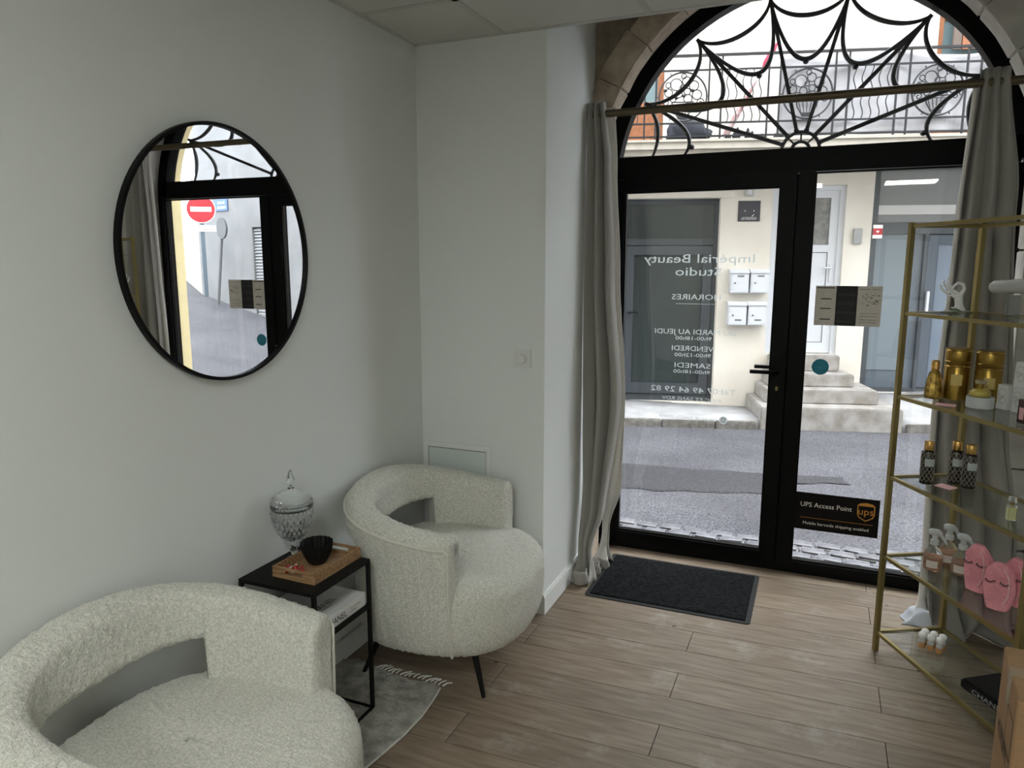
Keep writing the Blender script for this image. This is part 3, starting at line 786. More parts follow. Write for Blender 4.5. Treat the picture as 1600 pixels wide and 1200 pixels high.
    fs.append(tuple(range(nc))); fs.append(tuple((len(rows) - 1) * nc + k for k in range(nc)))
    band.add(vs, fs); o = band.build('backrest', M['boucle'], t); fuzz(o)
    # piping along the outer upper edge and down each arm front
    pts = []
    def op(a, z, out=0.004):
        ang = math.atan2(math.sin(PI - a), math.cos(PI - a)); r = rout(ang)
        if z < .30: r *= 1 - .10 * ((.30 - z) / .135) ** 2
        r += .014 * max(0, (z - .30) / .4) + out
        w_ = (abs(a) - math.radians(72)) / (AE - math.radians(72)); w_ = max(0, min(1, w_)); w_ = w_ * w_ * (3 - 2 * w_); cr_ = rout(ang) - .053
        X, Y = r * math.cos(ang), r * math.sin(ang); sg = 1 if Y > 0 else -1
        return (X + w_ * (cr_ * math.cos(ang) - X), Y + w_ * (sg * (cr_ * abs(math.sin(ang)) + (r - cr_)) - Y), z)
    ae = AE - .03
    for i in range(12): pts.append(op(-ae, .19 + (ztop(ae) - .05 - .19) * i / 11))
    for i in range(1, 90): a = -ae + 2 * ae * i / 90; pts.append(op(a, ztop(a) - .038))
    for i in range(12): pts.append(op(ae, .19 + (ztop(ae) - .05 - .19) * (11 - i) / 11))
    o = MB().tube(pts, .0055, 7).build('piping', M['piping'], t, smooth=True)
    for (tx, ty) in ((.224, -.250), (.226, .275), (-.270, -.235), (-.270, .245)):
        tx0, ty0 = tx * .70, ty * .78
        MB().tube([(tx0, ty0, .20), (tx, ty, 0.0)], [.015, .0075], 14).build('leg', M['blackmat'], t, smooth=True)
    return t
c1 = chair((-1.288, 2.410, 0), math.radians(6), 'cream boucle tub armchair in the corner beyond the black side table')
c2 = dup(c1, (-1.282, 1.118, 0), math.radians(3.5), 'cream boucle tub armchair nearest the camera, cut off by the lower left edge')

# ---------------------------------------------------------------- side table and what stands on it
TZ = .56; tb = thing('side_table', 'black metal side table with a lower shelf between the two armchairs', 'side table', (-1.51, 1.822, 0))
a, b = .148, .150; q = .012
MB().box(-a, a, -b, b, TZ - .012, TZ, .001).build('table_top', M['blackmat'], tb)
for sx_ in (-1, 1):
    for sy_ in (-1, 1):
        x, y = sx_ * (a - q / 2), sy_ * (b - q / 2); MB().box(x - q / 2, x + q / 2, y - q / 2, y + q / 2, 0, TZ - .012).build('leg', M['blackmat'], tb)
for y in (-b + q / 2, b - q / 2): MB().box(-a + q, a - q, y - q / 2, y + q / 2, 0, q).build('foot_rail', M['blackmat'], tb)
for x in (-a + q / 2, a - q / 2): MB().box(x - q / 2, x + q / 2, -b + q, b - q, 0, q).build('foot_rail', M['blackmat'], tb)
MB().box(-a + .001, a - .001, -b + .001, b - .001, .385, .395).build('shelf', M['blackmat'], tb)

ty = thing('serving_tray', 'small honey coloured wooden tray with cut-out handles on the black side table', 'tray', (-1.484, 1.850, TZ), math.radians(-1.0))
a, b, h = .084, .122, .036
MB().box(-a, a, -b, b, 0, .006).build('tray_base', M['acacia'], ty)
for s in (-1, 1): MB().box(s * a - (.008 if s > 0 else 0), s * a + (0 if s > 0 else .008), -b, b, .006, h, .001).build('side_rail', M['acacia'], ty)
for s in (-1, 1):
    e = MB(); y0, y1 = (b - .008, b) if s > 0 else (-b, -b + .008)
    W_ = a - .008; hx_ = .038
    e.box(-W_, W_, y0, y1, .006, .014); e.box(-W_, W_, y0, y1, .028, h); e.box(-W_, -hx_, y0, y1, .014, .028); e.box(hx_, W_, y0, y1, .014, .028)
    e.build('end_rail', M['acacia'], ty)
# black scalloped bowl
bw = thing('scalloped_bowl', 'black scalloped bowl standing in the wooden tray', 'bowl', (-1.496, 1.862, TZ + .0065)); bw.scale = (1.12, 1.12, 1.12)
prof = [(.001, 0), (.020, 0), (.026, .004), (.036, .022), (.044, .045), (.047, .064), (.0465, .067), (.044, .064), (.041, .045), (.033, .024), (.022, .008), (.001, .006)]
MB().lathe(prof, seg=96, fn=lambda r, z, a: r * (1 + .035 * math.sin(16 * a) * min(1, z / .03))).build('shell', M['blackmat'], bw, smooth=True)
# red beads
M['ruby'] = mat('red_glass', (.55, .02, .03), .1, spec=.8)
M['pearl'] = mat('pearl', (.75, .62, .60), .2)
random.seed(12)
bd = thing('bead_bracelet', 'coil of red and pale glass beads lying in the tray before the bowl', 'bracelet', (-1.525, 1.775, TZ + .0075))
for i in range(22):
    a = i * .72; r = .010 + .0014 * i; mb = MB(); mb.lathe([(.0005, -.004), (.0033, -.0024), (.0042, 0), (.0033, .0024), (.0005, .004)], c=(r * math.cos(a), r * math.sin(a) * .8, .0045 + .002 * (i % 3)), seg=10)
    mb.build('bead', M['ruby'] if i % 4 else M['pearl'], bd, smooth=True)
# crystal jar
jr = thing('crystal_jar', 'tall cut crystal jar with pointed lid on the side table against the left wall', 'jar', (-1.596, 1.868, TZ)); jr.scale = (1, 1, 1.07)
def wide(z): return 1.20 if z > .07 else (.85 if z < .02 else 1.0)
def dia(r, z, a, n=20, amp=.0042): return r * wide(z) + (amp * (abs(math.sin(n * a / 2 + z * 120)) + abs(math.sin(n * a / 2 - z * 120)) - 1.2) if .08 < z < .165 and r > .03 else 0)
outer = [(.001, 0), (.032, 0), (.033, .004), (.026, .008), (.012, .013), (.009, .018), (.012, .024), (.014, .032), (.010, .040), (.009, .050), (.014, .058), (.020, .066)]
for i in range(1, 49): t = i / 48; outer.append((.020 + .0370 * math.sin(t * PI / 2) ** .9, .066 + .105 * t ** 1.25))
inner = [(.053, .171), (.0525, .15), (.047, .12), (.035, .09), (.018, .074), (.001, .072)]
MB().lathe(outer + inner, seg=240, fn=dia).build('bowl', M['glass'], jr)
MB().lathe([(.052, .1715), (.0585, .1725), (.0590, .180), (.0570, .186), (.052, .188), (.050, .184), (.050, .174)], seg=72, fn=lambda r, z, a: r * 1.2).build('rim_band', M['glass'], jr, smooth=True)
lid = [(.056, .1885), (.0565, .192), (.052, .203), (.042, .214), (.028, .223), (.014, .228), (.009, .231), (.012, .235), (.008, .239), (.006, .242)]
def ribs(r, z, a): return r * 1.2 * (1 + .035 * abs(math.sin(14 * a + 60 * z))) if z < .226 else r
MB().lathe(lid + [(.006, .243), (.001, .2435)], seg=112, fn=ribs).build('lid', M['glass'], jr)
MB().lathe([(.001, .243), (.006, .246), (.012, .256), (.0135, .262), (.010, .274), (.0055, .288), (.001, .294)], seg=8).build('finial', M['glass'], jr)
# books on the lower shelf
bk = thing('coffee_table_book', 'thick white book with black capital lettering on the lower shelf of the black side table', 'book', (-1.497, 1.834, .3955), 0)
a, b = .118, .122; h = .046
MB().box(-a, a - .003, -b, b, .003, h - .003).build('pages', M['white'], bk)
MB().box(-a - .003, a, -b - .003, b + .003, h - .003, h).build('cover', mat('book_cover_white', (.80, .80, .80), .35), bk)
MB().box(-a - .003, a, -b - .003, b + .003, 0, .003).build('cover', bpy.data.materials['book_cover_white'], bk)
MB().box(a - .003, a + .001, -b - .003, b + .003, .003, h - .003).build('spine', bpy.data.materials['book_cover_white'], bk)
mb = text_mb('CHANEL', -.095, .018, .011, .021, y=0); vv = [(a + .0016, x, z) for x, y, z in mb.v]; mb.v = vv
text_mb('THE KARL LAGERFELD', .038, .094, .023, .006, y=.5, mb=mb); text_mb('CAMPAIGNS', .038, .072, .012, .006, y=.5, mb=mb)
mb.v = [(a + .0016, v[0], v[2]) if v[1] == .5 else v for v in mb.v]
mb.build('spine_lettering', M['ink'], bk)
mb = text_mb('CHANEL', -.088, .045, .0, .024, y=0); mb.v = [(.060 - z, x, h + .0006) for x, y, z in mb.v]
mb.box(.070, .0715, -.050, .010, h + .0003, h + .0006)
mb.build('cover_lettering', M['ink'], bk)

# ---------------------------------------------------------------- rug
rg = thing('fringed_rug', 'small pale grey rug with a knotted fringe on the planks under the side table', 'rug', (0, 0, 0))
outline = [(-1.655, 1.55), (-1.655, 2.19), (-1.60, 2.215), (-1.52, 2.20), (-1.44, 2.18), (-1.33, 2.17), (-1.24, 2.185), (-1.207, 2.165), (-1.195, 2.10), (-1.185, 1.99), (-1.188, 1.88), (-1.205, 1.75), (-1.225, 1.63), (-1.24, 1.53)]
def dens(poly, n=6):
    out = []
    for i in range(len(poly)):
        p, q_ = poly[i], poly[(i + 1) % len(poly)]
        for k in range(n): out.append((p[0] + (q_[0] - p[0]) * k / n, p[1] + (q_[1] - p[1]) * k / n))
    return out
M['rug'] = mat('rug_pile', (.30, .295, .26), .95, col2=(.56, .55, .50), vscale=22, bump=1, bscale=130, bdist=.01, detail=8)
rx0, rx1, ry0, ry1 = -1.655, -1.18, 1.53, 2.215
mb = MB(); nn = 110; mm_ = 150
def inside(x, y):
    c = False
    for i in range(len(outline)):
        x1, y1 = outline[i]; x2, y2 = outline[i - 1]
        if (y1 > y) != (y2 > y) and x < (x2 - x1) * (y - y1) / (y2 - y1) + x1: c = not c
    return c
for i in range(nn + 1):
    for j in range(mm_ + 1):
        x = rx0 + (rx1 - rx0) * i / nn; y = ry0 + (ry1 - ry0) * j / mm_
        mb.v.append((x, y, .004 + .007 * (1 + mathutils.noise.noise(Vector((x * 45, y * 45, 0)))) / 1.0 * .6 + random.uniform(0, .0012)))
for i in range(nn):
    for j in range(mm_):
        if inside(rx0 + (rx1 - rx0) * (i + .5) / nn, ry0 + (ry1 - ry0) * (j + .5) / mm_): a = i * (mm_ + 1) + j; mb.f.append((a, a + mm_ + 1, a + mm_ + 2, a + 1))
o = mb.build('pile', M['rug'], rg); flat_shade(o)
MB().prism(outline, .0005, .0035, 'z').build('backing', M['rug'], rg)
bt = MB(); bt.tube([(x, y, .007) for x, y in outline[7:]], .0035, 6); bt.build('bound_edge', mat('rug_edge_cord', (.66, .65, .60), .9), rg, smooth=True)
fg = MB(); random.seed(5)
for i in range(17):
    x = -1.50 + .295 * i / 16; y = 2.185 + random.uniform(-.004, .004); dx = random.uniform(.005, .03)
    fg.tube([(x, y, .008), (x + dx * .4, y + .018, .010), (x + dx, y + .036 + random.uniform(-.006, .008), .005)], [.0035, .0028, .002], 5)
fg.build('fringe', mat('fringe_cotton', (.72, .71, .67), .9), rg, smooth=True)

# ---------------------------------------------------------------- gold shelf unit
SA = math.atan2(2.50 - 3.105, .615 - .285)           # direction of the long side
sh_ = thing('glass_shelf_unit', 'tall gold metal shelf unit with clear glass shelves standing at the right of the door', 'shelf unit', (.285, 3.105, 0), SA)
LL, WW = .69, .28; LV = [.086, .411, .735, 1.054, 1.372, 1.694]; p_ = .018
# local x runs from the far post to the near post, local y towards the curtain
for x in (0, LL):
    for y in (0, WW): MB().box(x - p_ / 2, x + p_ / 2, y - p_ / 2, y + p_ / 2, 0, 1.70).build('post', M['gold'], sh_)
for z in LV:
    f_ = MB()
    for y in (0, WW): f_.box(p_ / 2, LL - p_ / 2, y - .006, y + .006, z - .013, z)
    for x in (0, LL): f_.box(x - .006, x + .006, p_ / 2, WW - p_ / 2, z - .013, z)
    f = f_.build('shelf_rail', M['gold'], sh_)
    if z < 1.6: MB().box(.010, LL - .010, .008, WW - .008, z - .006, z - .001).build('shelf_pane', M['shelfglass'], f)
    else: MB().box(.010, LL - .010, .008, WW - .008, z - .006, z - .001).build('shelf_pane', M['shelfglass'], f)

def lath(name, prof, m, parent, seg=28, c=(0, 0, 0), fn=None, smooth=True): return MB().lathe(prof, c=c, seg=seg, fn=fn).build(name, m, parent, smooth=smooth)
M['capgold'] = mat('gold_cap', (.62, .38, .12), .25, metal=.85)
M['bodyblack'] = mat('black_lattice_bottle', (.015, .013, .012), .25, spec=.6)
M['lattice'] = mat('pale_lattice_print', (.30, .28, .22), .5)
M['amberliq'] = mat('amber_liquid', (.55, .24, .10), .1, trans=.55, ior=1.2)
M['clearpl'] = mat('clear_plastic', (.92, .95, .95), .08, trans=.9, ior=1.15)
M['milky'] = mat('milky_plastic', (.66, .68, .68), .35, trans=.25, ior=1.2)
M['goldcan'] = mat('gold_tin', (.30, .19, .04), .28, metal=.85)
M['amberbottle'] = mat('bronze_bottle', (.20, .11, .03), .15, metal=.7, col2=(.75, .50, .12), vscale=55)
# patterned black bottles, middle shelf
def mist(loc, label, rz=0):
    t = thing('body_mist_bottle', label, 'bottle', loc, rz, 'black patterned bottles with gold caps')
    lath('body', [(.001, 0), (.022, 0), (.0235, .003), (.0235, .118), (.021, .124), (.012, .127), (.001, .127)], M['bodyblack'], t)
    mb = MB()
    for k in range(10):
        for j in range(9):
            a = 2 * PI * (k + .5 * (j % 2)) / 10; z = .010 + j * .0125; rr = .0239
            for s in (-1, 1):
                mb.tube([(rr * math.cos(a + s * .0), rr * math.sin(a), z), (rr * math.cos(a + s * .31), rr * math.sin(a + s * .31), z + .0115)], .0009, 4)
    mb.build('lattice', M['lattice'], t)
    lath('cap', [(.001, .128), (.0155, .128), (.0165, .130), (.0165, .160), (.0155, .162), (.001, .162)], M['capgold'], t, c=(0, 0, 0))
    lath('collar', [(.010, .124), (.013, .125), (.013, .130), (.010, .130)], M['blackmat'], t)
    mb = MB(); aa = [math.radians(-90 - 42 + 84 * i / 8) for i in range(9)]; r = .0245
    for i in range(8): mb.add([(r * math.cos(aa[i]), r * math.sin(aa[i]), .070), (r * math.cos(aa[i + 1]), r * math.sin(aa[i + 1]), .070), (r * math.cos(aa[i + 1]), r * math.sin(aa[i + 1]), .098), (r * math.cos(aa[i]), r * math.sin(aa[i]), .098)], [(0, 1, 2, 3)])
    mb.build('label', mat('pale_grey_label', (.42, .46, .46), .5), t)
    return t
z2 = .735
m1 = mist((.400, 3.045, z2), 'black patterned bottle with gold cap standing alone at the end of the shelf', .2)
dup(m1, (.497, 3.085, z2), .1, 'black patterned bottle with gold cap, left and rear one of the touching pair')
dup(m1, (.535, 3.040, z2), .25, 'black patterned bottle with gold cap, right and nearer one of the touching pair')
def card(loc, rz, label):
    t = thing('gift_card', label, 'card', loc, rz); MB().box(-.032, .032, -.026, .026, 0, .0008).build('paper', M['pinkcard'], t)
    mb = text_mb('merci', -.018, .018, 0, .010); mb.v = [(x, z, .0012) for x, y, z in mb.v]; mb.build('lettering', mat('red_script', (.35, .04, .06), .6), t); return t
card((.462, 3.020, z2), -.7, 'pink card lying flat between the black patterned bottles')
card((.425, 2.945, 1.0545), -.2, 'pink card lying at the front edge of the shelf with the gold tins')
# small clear square bottle, middle shelf
t = thing('perfume_bottle', 'small clear square perfume bottle with yellow liquid alone on the middle shelf', 'bottle', (.600, 2.690, z2), .3)
MB().box(-.014, .014, -.010, .010, 0, .052, .003).build('body', M['clearpl'], t)
MB().box(-.011, .011, -.0075, .0075, .004, .044).build('liquid', mat('yellow_liquid', (.72, .70, .30), .2), t)
lath('neck', [(.001, .052), (.006, .052), (.006, .060), (.001, .060)], M['goldcan'], t)
MB().box(-.010, .010, -.008, .008, .060, .080, .002).build('stopper', M['clearpl'], t)
# tall amber perfume bottle with tins, upper shelf
z3 = 1.054
t = thing('perfume_bottle', 'ornate amber glass perfume bottle with bronze cap at the left of the gold tins', 'bottle', (.400, 3.082, z3)); t.scale = (1.12, 1.12, 1.28)
lath('body', [(.001, 0), (.024, 0), (.0265, .006), (.026, .03), (.0225, .055), (.016, .076), (.010, .084), (.001, .084)], M['amberbottle'], t, seg=12, smooth=False)
lath('cap', [(.001, .084), (.011, .084), (.013, .088), (.0125, .108), (.009, .112), (.001, .112)], M['capgold'], t, seg=10, smooth=False)
def tin(loc, label):
    t = thing('gold_tin', label, 'tin', loc, 0, 'tall gold tins on the shelf')
    lath('body', [(.001, 0), (.043, 0), (.0435, .003), (.0435, .128), (.042, .130), (.001, .130)], M['goldcan'], t, 48)
    lath('lid', [(.001, .131), (.0425, .131), (.044, .133), (.044, .186), (.042, .189), (.001, .189)], M['goldcan'], t, 48)
    for z in (.122, .140, .180): lath('ring', [(.0437, z), (.0452, z + .0015), (.0437, z + .003)], M['capgold'], t, 48)
    MB().box(-.018, .018, -.0450, -.0437, .055, .095).build('label', mat('tin_label', (.45, .34, .12), .4, metal=.5), t)
    return t
t1 = tin((.475, 3.105, z3), 'tall cylindrical gold tin beside the amber perfume bottle'); t1.rotation_euler = (0, 0, -.15)
dup(t1, (.566, 3.055, z3), -.1, 'tall cylindrical gold tin behind the white round box')
t = thing('round_box', 'low round white box under the flat yellow perfume bottle', 'box', (.528, 2.945, z3))
lath('drum', [(.001, 0), (.042, 0), (.043, .002), (.043, .036), (.042, .038), (.001, .038)], mat('white_box', (.55, .57, .57), .5), t, 48)
t = thing('perfume_bottle', 'flat round yellow perfume bottle with glass stopper on the white round box', 'bottle', (.526, 2.948, z3 + .0385))
lath('body', [(.001, 0), (.028, 0), (.034, .006), (.033, .018), (.026, .025), (.010, .028), (.001, .028)], mat('yellow_glass', (.62, .50, .12), .12, trans=.3), t, 32)
lath('neck', [(.001, .028), (.008, .028), (.0085, .044), (.001, .044)], M['goldcan'], t)
lath('stopper', [(.001, .044), (.016, .045), (.019, .049), (.019, .053), (.016, .057), (.001, .058)], M['clearpl'], t, 16)
# printed white boxes
M['boxwhite'] = mat('printed_box_white', (.64, .65, .63), .5)
def pbox(loc, label, h=.085, r=.021):
    t = thing('gift_box', label, 'box', loc, SA + .1, 'white boxes with looped line print')
    MB().box(-r, r, -r, r, 0, h, .0015).build('carton', M['boxwhite'], t)
    mb = MB()
    for (cx, cz, rr) in ((0, h * .68, .014), (.004, h * .38, .012), (-.006, h * .52, .009)):
        mb.tube([(cx + rr * math.cos(2 * PI * i / 18), -r - .0004, cz + rr * math.sin(2 * PI * i / 18)) for i in range(18)], .0005, 4, True)
        mb.tube([(-r - .0004, cx + rr * math.cos(2 * PI * i / 18), cz + rr * math.sin(2 * PI * i / 18)) for i in range(18)], .0005, 4, True)
    mb.build('looped_print', mat('taupe_print', (.16, .13, .10), .6), t)
    MB().box(-r - .0003, r + .0003, -r - .0003, r + .0003, 0, h * .25).build('plain_band', mat('box_band', (.62, .64, .63), .5), t)
    return t
p0 = pbox((.606, 2.945, z3), 'white printed box at the left end of the row behind the round box')
dup(p0, (.640, 2.893, z3), label='white printed box in the middle of the row, carrying another box')
dup(p0, (.640, 2.893, z3 + .086), label='white printed box standing on top of another printed box')
dup(p0, (.676, 2.840, z3), label='white printed box at the right end of the row by the dark red box')
t = thing('dark_box', 'small dark maroon box at the right edge on the shelf with the gold tins', 'box', (.622, 2.690, z3), SA)
MB().box(-.030, .030, -.022, .022, 0, .075, .001).build('carton', mat('maroon_card', (.035, .010, .010), .5), t)
MB().box(-.022, -.004, -.0226, -.022, .012, .050).build('panel', M['pinkcard'], t)
# top product shelf: ceramic hand and grey tube
z4 = 1.372
t = thing('ceramic_hand', 'white ceramic hand ring holder making a circle with thumb and finger', 'ornament', (.462, 3.150, z4 + .005), .35)
M['ceramic'] = mat('glazed_ceramic', (.80, .80, .79), .25)
pg = MB()
pg.tube([(.002, 0, 0), (.006, 0, .006), (.004, 0, .022), (.0, 0, .045), (-.002, 0, .062)], [.028, .022, .0135, .014, .017], 14)
pg.build('palm', M['ceramic'], t, smooth=True)
def finger(nm, pts, r0, r1):
    n_ = len(pts); MB().tube(pts, [r0 + (r1 - r0) * i / (n_ - 1) for i in range(n_)], 10).build(nm, M['ceramic'], t, smooth=True)
finger('index_finger', [(.008, 0, .060), (.018, 0, .080), (.012, 0, .098), (-.006, 0, .102), (-.020, 0, .092), (-.027, 0, .078)], .0072, .0045)
finger('thumb', [(-.006, 0, .050), (-.018, 0, .056), (-.030, 0, .062), (-.040, 0, .060)], .0085, .0048)
finger('middle_finger', [(.002, .006, .060), (-.018, .010, .076), (-.034, .012, .096), (-.036, .012, .122)], .0068, .0040)
finger('ring_finger', [(-.004, .010, .058), (-.026, .018, .072), (-.040, .022, .092), (-.050, .022, .112)], .0066, .0038)
finger('little_finger', [(-.006, .014, .054), (-.028, .028, .064), (-.044, .034, .078), (-.052, .034, .096)], .006, .0036)
rb_ = MB(); rb_.tube([(-.033 + .007 * math.cos(2 * PI * i / 14), .002 + .007 * math.sin(2 * PI * i / 14), .062) for i in range(14)], .0014, 5, True)
rb_.build('ring', M['blackmat'], t)
t = thing('saucer', 'small pale green saucer under the ceramic hand', 'saucer', (.462, 3.150, z4))
lath('dish', [(.001, 0), (.030, 0), (.046, .003), (.048, .0045), (.030, .0048), (.001, .0045)], mat('green_saucer', (.22, .30, .18), .4), t, 40)
t = thing('grey_canister', 'pale grey cylinder with dark open end on the top product shelf', 'canister', (.600, 3.03, z4))
tb_ = MB(); d = Vector((.11, -.13, .01)).normalized(); c0 = Vector((-.045, .07, .095)); P = [c0 + d * s for s in (0, .012, .06, .12, .185, .188)]
tb_.tube(P, [.016, .023, .024, .026, .027, .026], 28); tb_.build('barrel', mat('canister_grey', (.46, .46, .44), .5), t, smooth=True)
MB().tube([P[-1] - d * .001, P[-1] + d * .001], .0225, 28).build('open_end', M['blackmat'], t)
MB().box(-.010, .030, -.018, .018, 0, .070, .003).build('stand', mat('stand_grey', (.22, .22, .21), .4), t)
# spray bottles
z1 = .411
def spray(loc, label, rz):
    t = thing('spray_bottle', label, 'spray bottle', loc, rz, 'spray bottles of peach liquid')
    prof = [(.001, 0), (.030, 0), (.0325, .003), (.0325, .050), (.029, .066), (.019, .080), (.0125, .088), (.0115, .098), (.001, .098)]
    lath('bottle', prof, M['clearpl'], t)
    lath('liquid', [(.001, .002), (.0285, .002), (.0305, .006), (.0305, .046), (.030, .048), (.001, .048)], M['amberliq'], t)
    hd = MB()
    hd.lathe([(.001, .096), (.0145, .096), (.015, .098), (.0145, .112), (.010, .116), (.001, .116)], seg=20)
    hd.tube([(.0, 0, .112), (.0, 0, .128), (-.004, 0, .140)], [.010, .010, .011], 12)
    hd.tube([(-.022, 0, .142), (-.012, 0, .144), (.008, 0, .143), (.022, 0, .136)], [.009, .013, .013, .006], 12)
    hd.build('spray_head', M['milky'], t, smooth=True)
    MB().tube([(.008, 0, .138), (.022, 0, .130), (.034, 0, .112), (.040, 0, .100)], [.007, .006, .005, .003], 8).build('trigger', M['milky'], t, smooth=True)
    mb = MB(); r = .0332; aa = [math.radians(-90 - 48 - math.degrees(rz) + 70 * i / 8) for i in range(9)]
    for i in range(8): mb.add([(r * math.cos(aa[i]), r * math.sin(aa[i]), .012), (r * math.cos(aa[i + 1]), r * math.sin(aa[i + 1]), .012), (r * math.cos(aa[i + 1]), r * math.sin(aa[i + 1]), .040), (r * math.cos(aa[i]), r * math.sin(aa[i]), .040)], [(0, 1, 2, 3)])
    mb.build('label', mat('cream_label', (.62, .56, .50), .6), t)
    return t
s1 = spray((.445, 3.025, z1), 'spray bottle of peach liquid, leftmost of the three', 0)
dup(s1, (.505, 3.105, z1), .0, 'spray bottle of peach liquid, rear one of the three with the tallest looking head')
dup(s1, (.535, 3.010, z1), -.1, 'spray bottle of peach liquid, rightmost of the three')
# pink drawstring bags with eyelashes
def bag(loc, rz, sc, label, lean=0):
    t = thing('drawstring_bag', label, 'bag', loc, rz, 'pink drawstring bags with closed eyelashes'); t.scale = (sc, sc, sc)
    mb = MB(); nu, nv_ = 48, 26
    for j in range(nv_ + 1):
        v = j / nv_; z = .002 + .145 * v
        wd = .041 * (.72 + .33 * math.sin(PI * min(1, v * 1.1))) if v < .72 else .041 * (.97 - .62 * ((v - .72) / .28) ** 1.4)
        dp = .019 * (1 - .1 * v) if v < .72 else .018 * (1 - .5 * (v - .72) / .28)
        for i in range(nu):
            a = 2 * PI * i / nu; ru = 1 + (.06 * math.sin(9 * a) if v > .7 else .03 * math.sin(5 * a + 6 * v))
            n_ = 2.6; k = (abs(math.cos(a)) ** n_ + abs(math.sin(a)) ** n_) ** (-1 / n_)
            mb.v.append((wd * k * math.cos(a) * ru, dp * k * math.sin(a) * ru + .006 * math.sin(4 * v), z))
    for j in range(nv_):
        for i in range(nu): l = (i + 1) % nu; mb.f.append((j * nu + i, j * nu + l, (j + 1) * nu + l, (j + 1) * nu + i))
    mb.f.append(tuple(range(nu))); mb.f.append(tuple(nv_ * nu + i for i in range(nu)))
    mb.build('pouch', M['pink'], t, smooth=True)
    for cx in (-.019, .020):
        mb = MB(); pts = [(cx - .013 + .026 * i / 8, -.0225, .095 - .007 * math.sin(PI * i / 8)) for i in range(9)]
        mb.tube(pts, .0014, 5)
        for i in range(1, 9, 1): p = pts[i]; mb.tube([p, (p[0] + .0015 * (i - 4), p[1] - .001, p[2] - .006)], [.0011, .0004], 4)
        mb.build('eyelash', M['ink'], t)
    MB().tube([(.012, -.018, .132), (.026, -.024, .122), (.034, -.028, .10), (.034, -.028, .06), (.026, -.028, .035), (.020, -.028, .028)], .0015, 6).build('drawstring', mat('pale_cord', (.80, .55, .58), .7), t, smooth=True)
    return t
b0 = bag((.600, 2.735, z1), -.5, 1.10, 'pink drawstring bag with eyelashes at the front left of the pink bags')
b1 = dup(b0, (.515, 2.860, z1), SA + .2, 'pink drawstring bag with eyelashes at the rear left of the pink bags'); b1.location = (.562, 2.870, z1); b1.rotation_euler = (0, 0, -.75); b1.scale = (1.15,) * 3
b1 = dup(b0, (.662, 2.790, z1), -.9, 'pink drawstring bag with eyelashes in the middle of the pink bags'); b1.scale = (1.12,) * 3
b1 = dup(b0, (.716, 2.735, z1), -.7, 'pink drawstring bag with eyelashes beside the near shelf post'); b1.scale = (1.2,) * 3
# small dropper bottles, bottom shelf
z0 = .086
def drop(loc, label):
    t = thing('sample_bottle', label, 'bottle', loc, 0, 'small amber bottles with round white caps'); t.scale = (.86, .86, .9)
    lath('bottle', [(.001, 0), (.013, 0), (.015, .004), (.015, .016), (.012, .022), (.001, .023)], mat('amber_plastic', (.52, .26, .10), .35), t, 20)
    lath('shoulder', [(.012, .0225), (.0145, .026), (.0145, .034), (.011, .040), (.001, .0405)], M['milky'], t, 20)
    lath('cap', [(.001, .041), (.011, .042), (.0155, .048), (.0165, .056), (.0145, .064), (.008, .069), (.001, .070)], M['white'], t, 20)
    return t
d0 = drop((.436, 3.030, z0), 'amber bottle with round white cap, left of the front row of three')
dup(d0, (.464, 3.018, z0), label='amber bottle with round white cap, centre of the front row of three')
dup(d0, (.492, 3.005, z0), label='amber bottle with round white cap, right of the front row of three')
dup(d0, (.449, 3.060, z0), label='amber bottle with round white cap, left of the rear row of three')
dup(d0, (.477, 3.048, z0), label='amber bottle with round white cap, centre of the rear row of three')
dup(d0, (.505, 3.035, z0), label='amber bottle with round white cap, right of the rear row of three')
# black book / box on the bottom shelf
t = thing('black_book', 'glossy black book with silver capital lettering lying on the lowest glass shelf', 'book', (.690, 2.700, z0), SA + .12)
MB().box(-.155, .13, -.095, .075, 0, .038, .009).build('casing', mat('black_gloss_cover', (.006, .006, .007), .3), t)
mb = text_mb('CHANEL', -.10, .03, .010, .018); mb.v = [(x, -.0955, z) for x, y, z in mb.v]; mb.build('spine_lettering', mat('silver_print', (.42, .42, .42), .5), t)
mb = text_mb('CHANEL', -.075, .05, 0, .020); mb.v = [(x, z + .0, .0384) for x, y, z in mb.v]; mb.build('cover_lettering', bpy.data.materials['silver_print'], t)
MB().box(.085, .125, -.0962, -.0956, .004, .034).build('price_label', M['boxwhite'], t)
# cloth on the floor
t = thing('floor_cloth', 'crumpled pale blue grey cloth lying on the planks under the right curtain', 'cloth', (.520, 3.455, 0), -.15)
mb = MB(); nn = 44
for i in range(nn + 1):
    for j in range(nn + 1):
        u, v = i / nn, j / nn; x = -.105 + .20 * u; y = -.085 + .15 * v
        e = min(1, 6 * min(u, v, 1 - u, 1 - v)); h = (.030 + .018 * mathutils.noise.noise(Vector((x * 11, y * 9, 2))) * 2 + .02 * math.sin(PI * u)) * e
        mb.v.append((x + .012 * math.sin(9 * v), y + .010 * math.sin(8 * u), max(.002, h)))
for i in range(nn):
    for j in range(nn): a = i * (nn + 1) + j; mb.f.append((a, a + nn + 1, a + nn + 2, a + 1))
o = mb.build('towel', mat('pale_blue_towel', (.46, .49, .53), .95, bump=.6, bscale=300, bdist=.002), t); flat_shade(o); solid(o, .004)
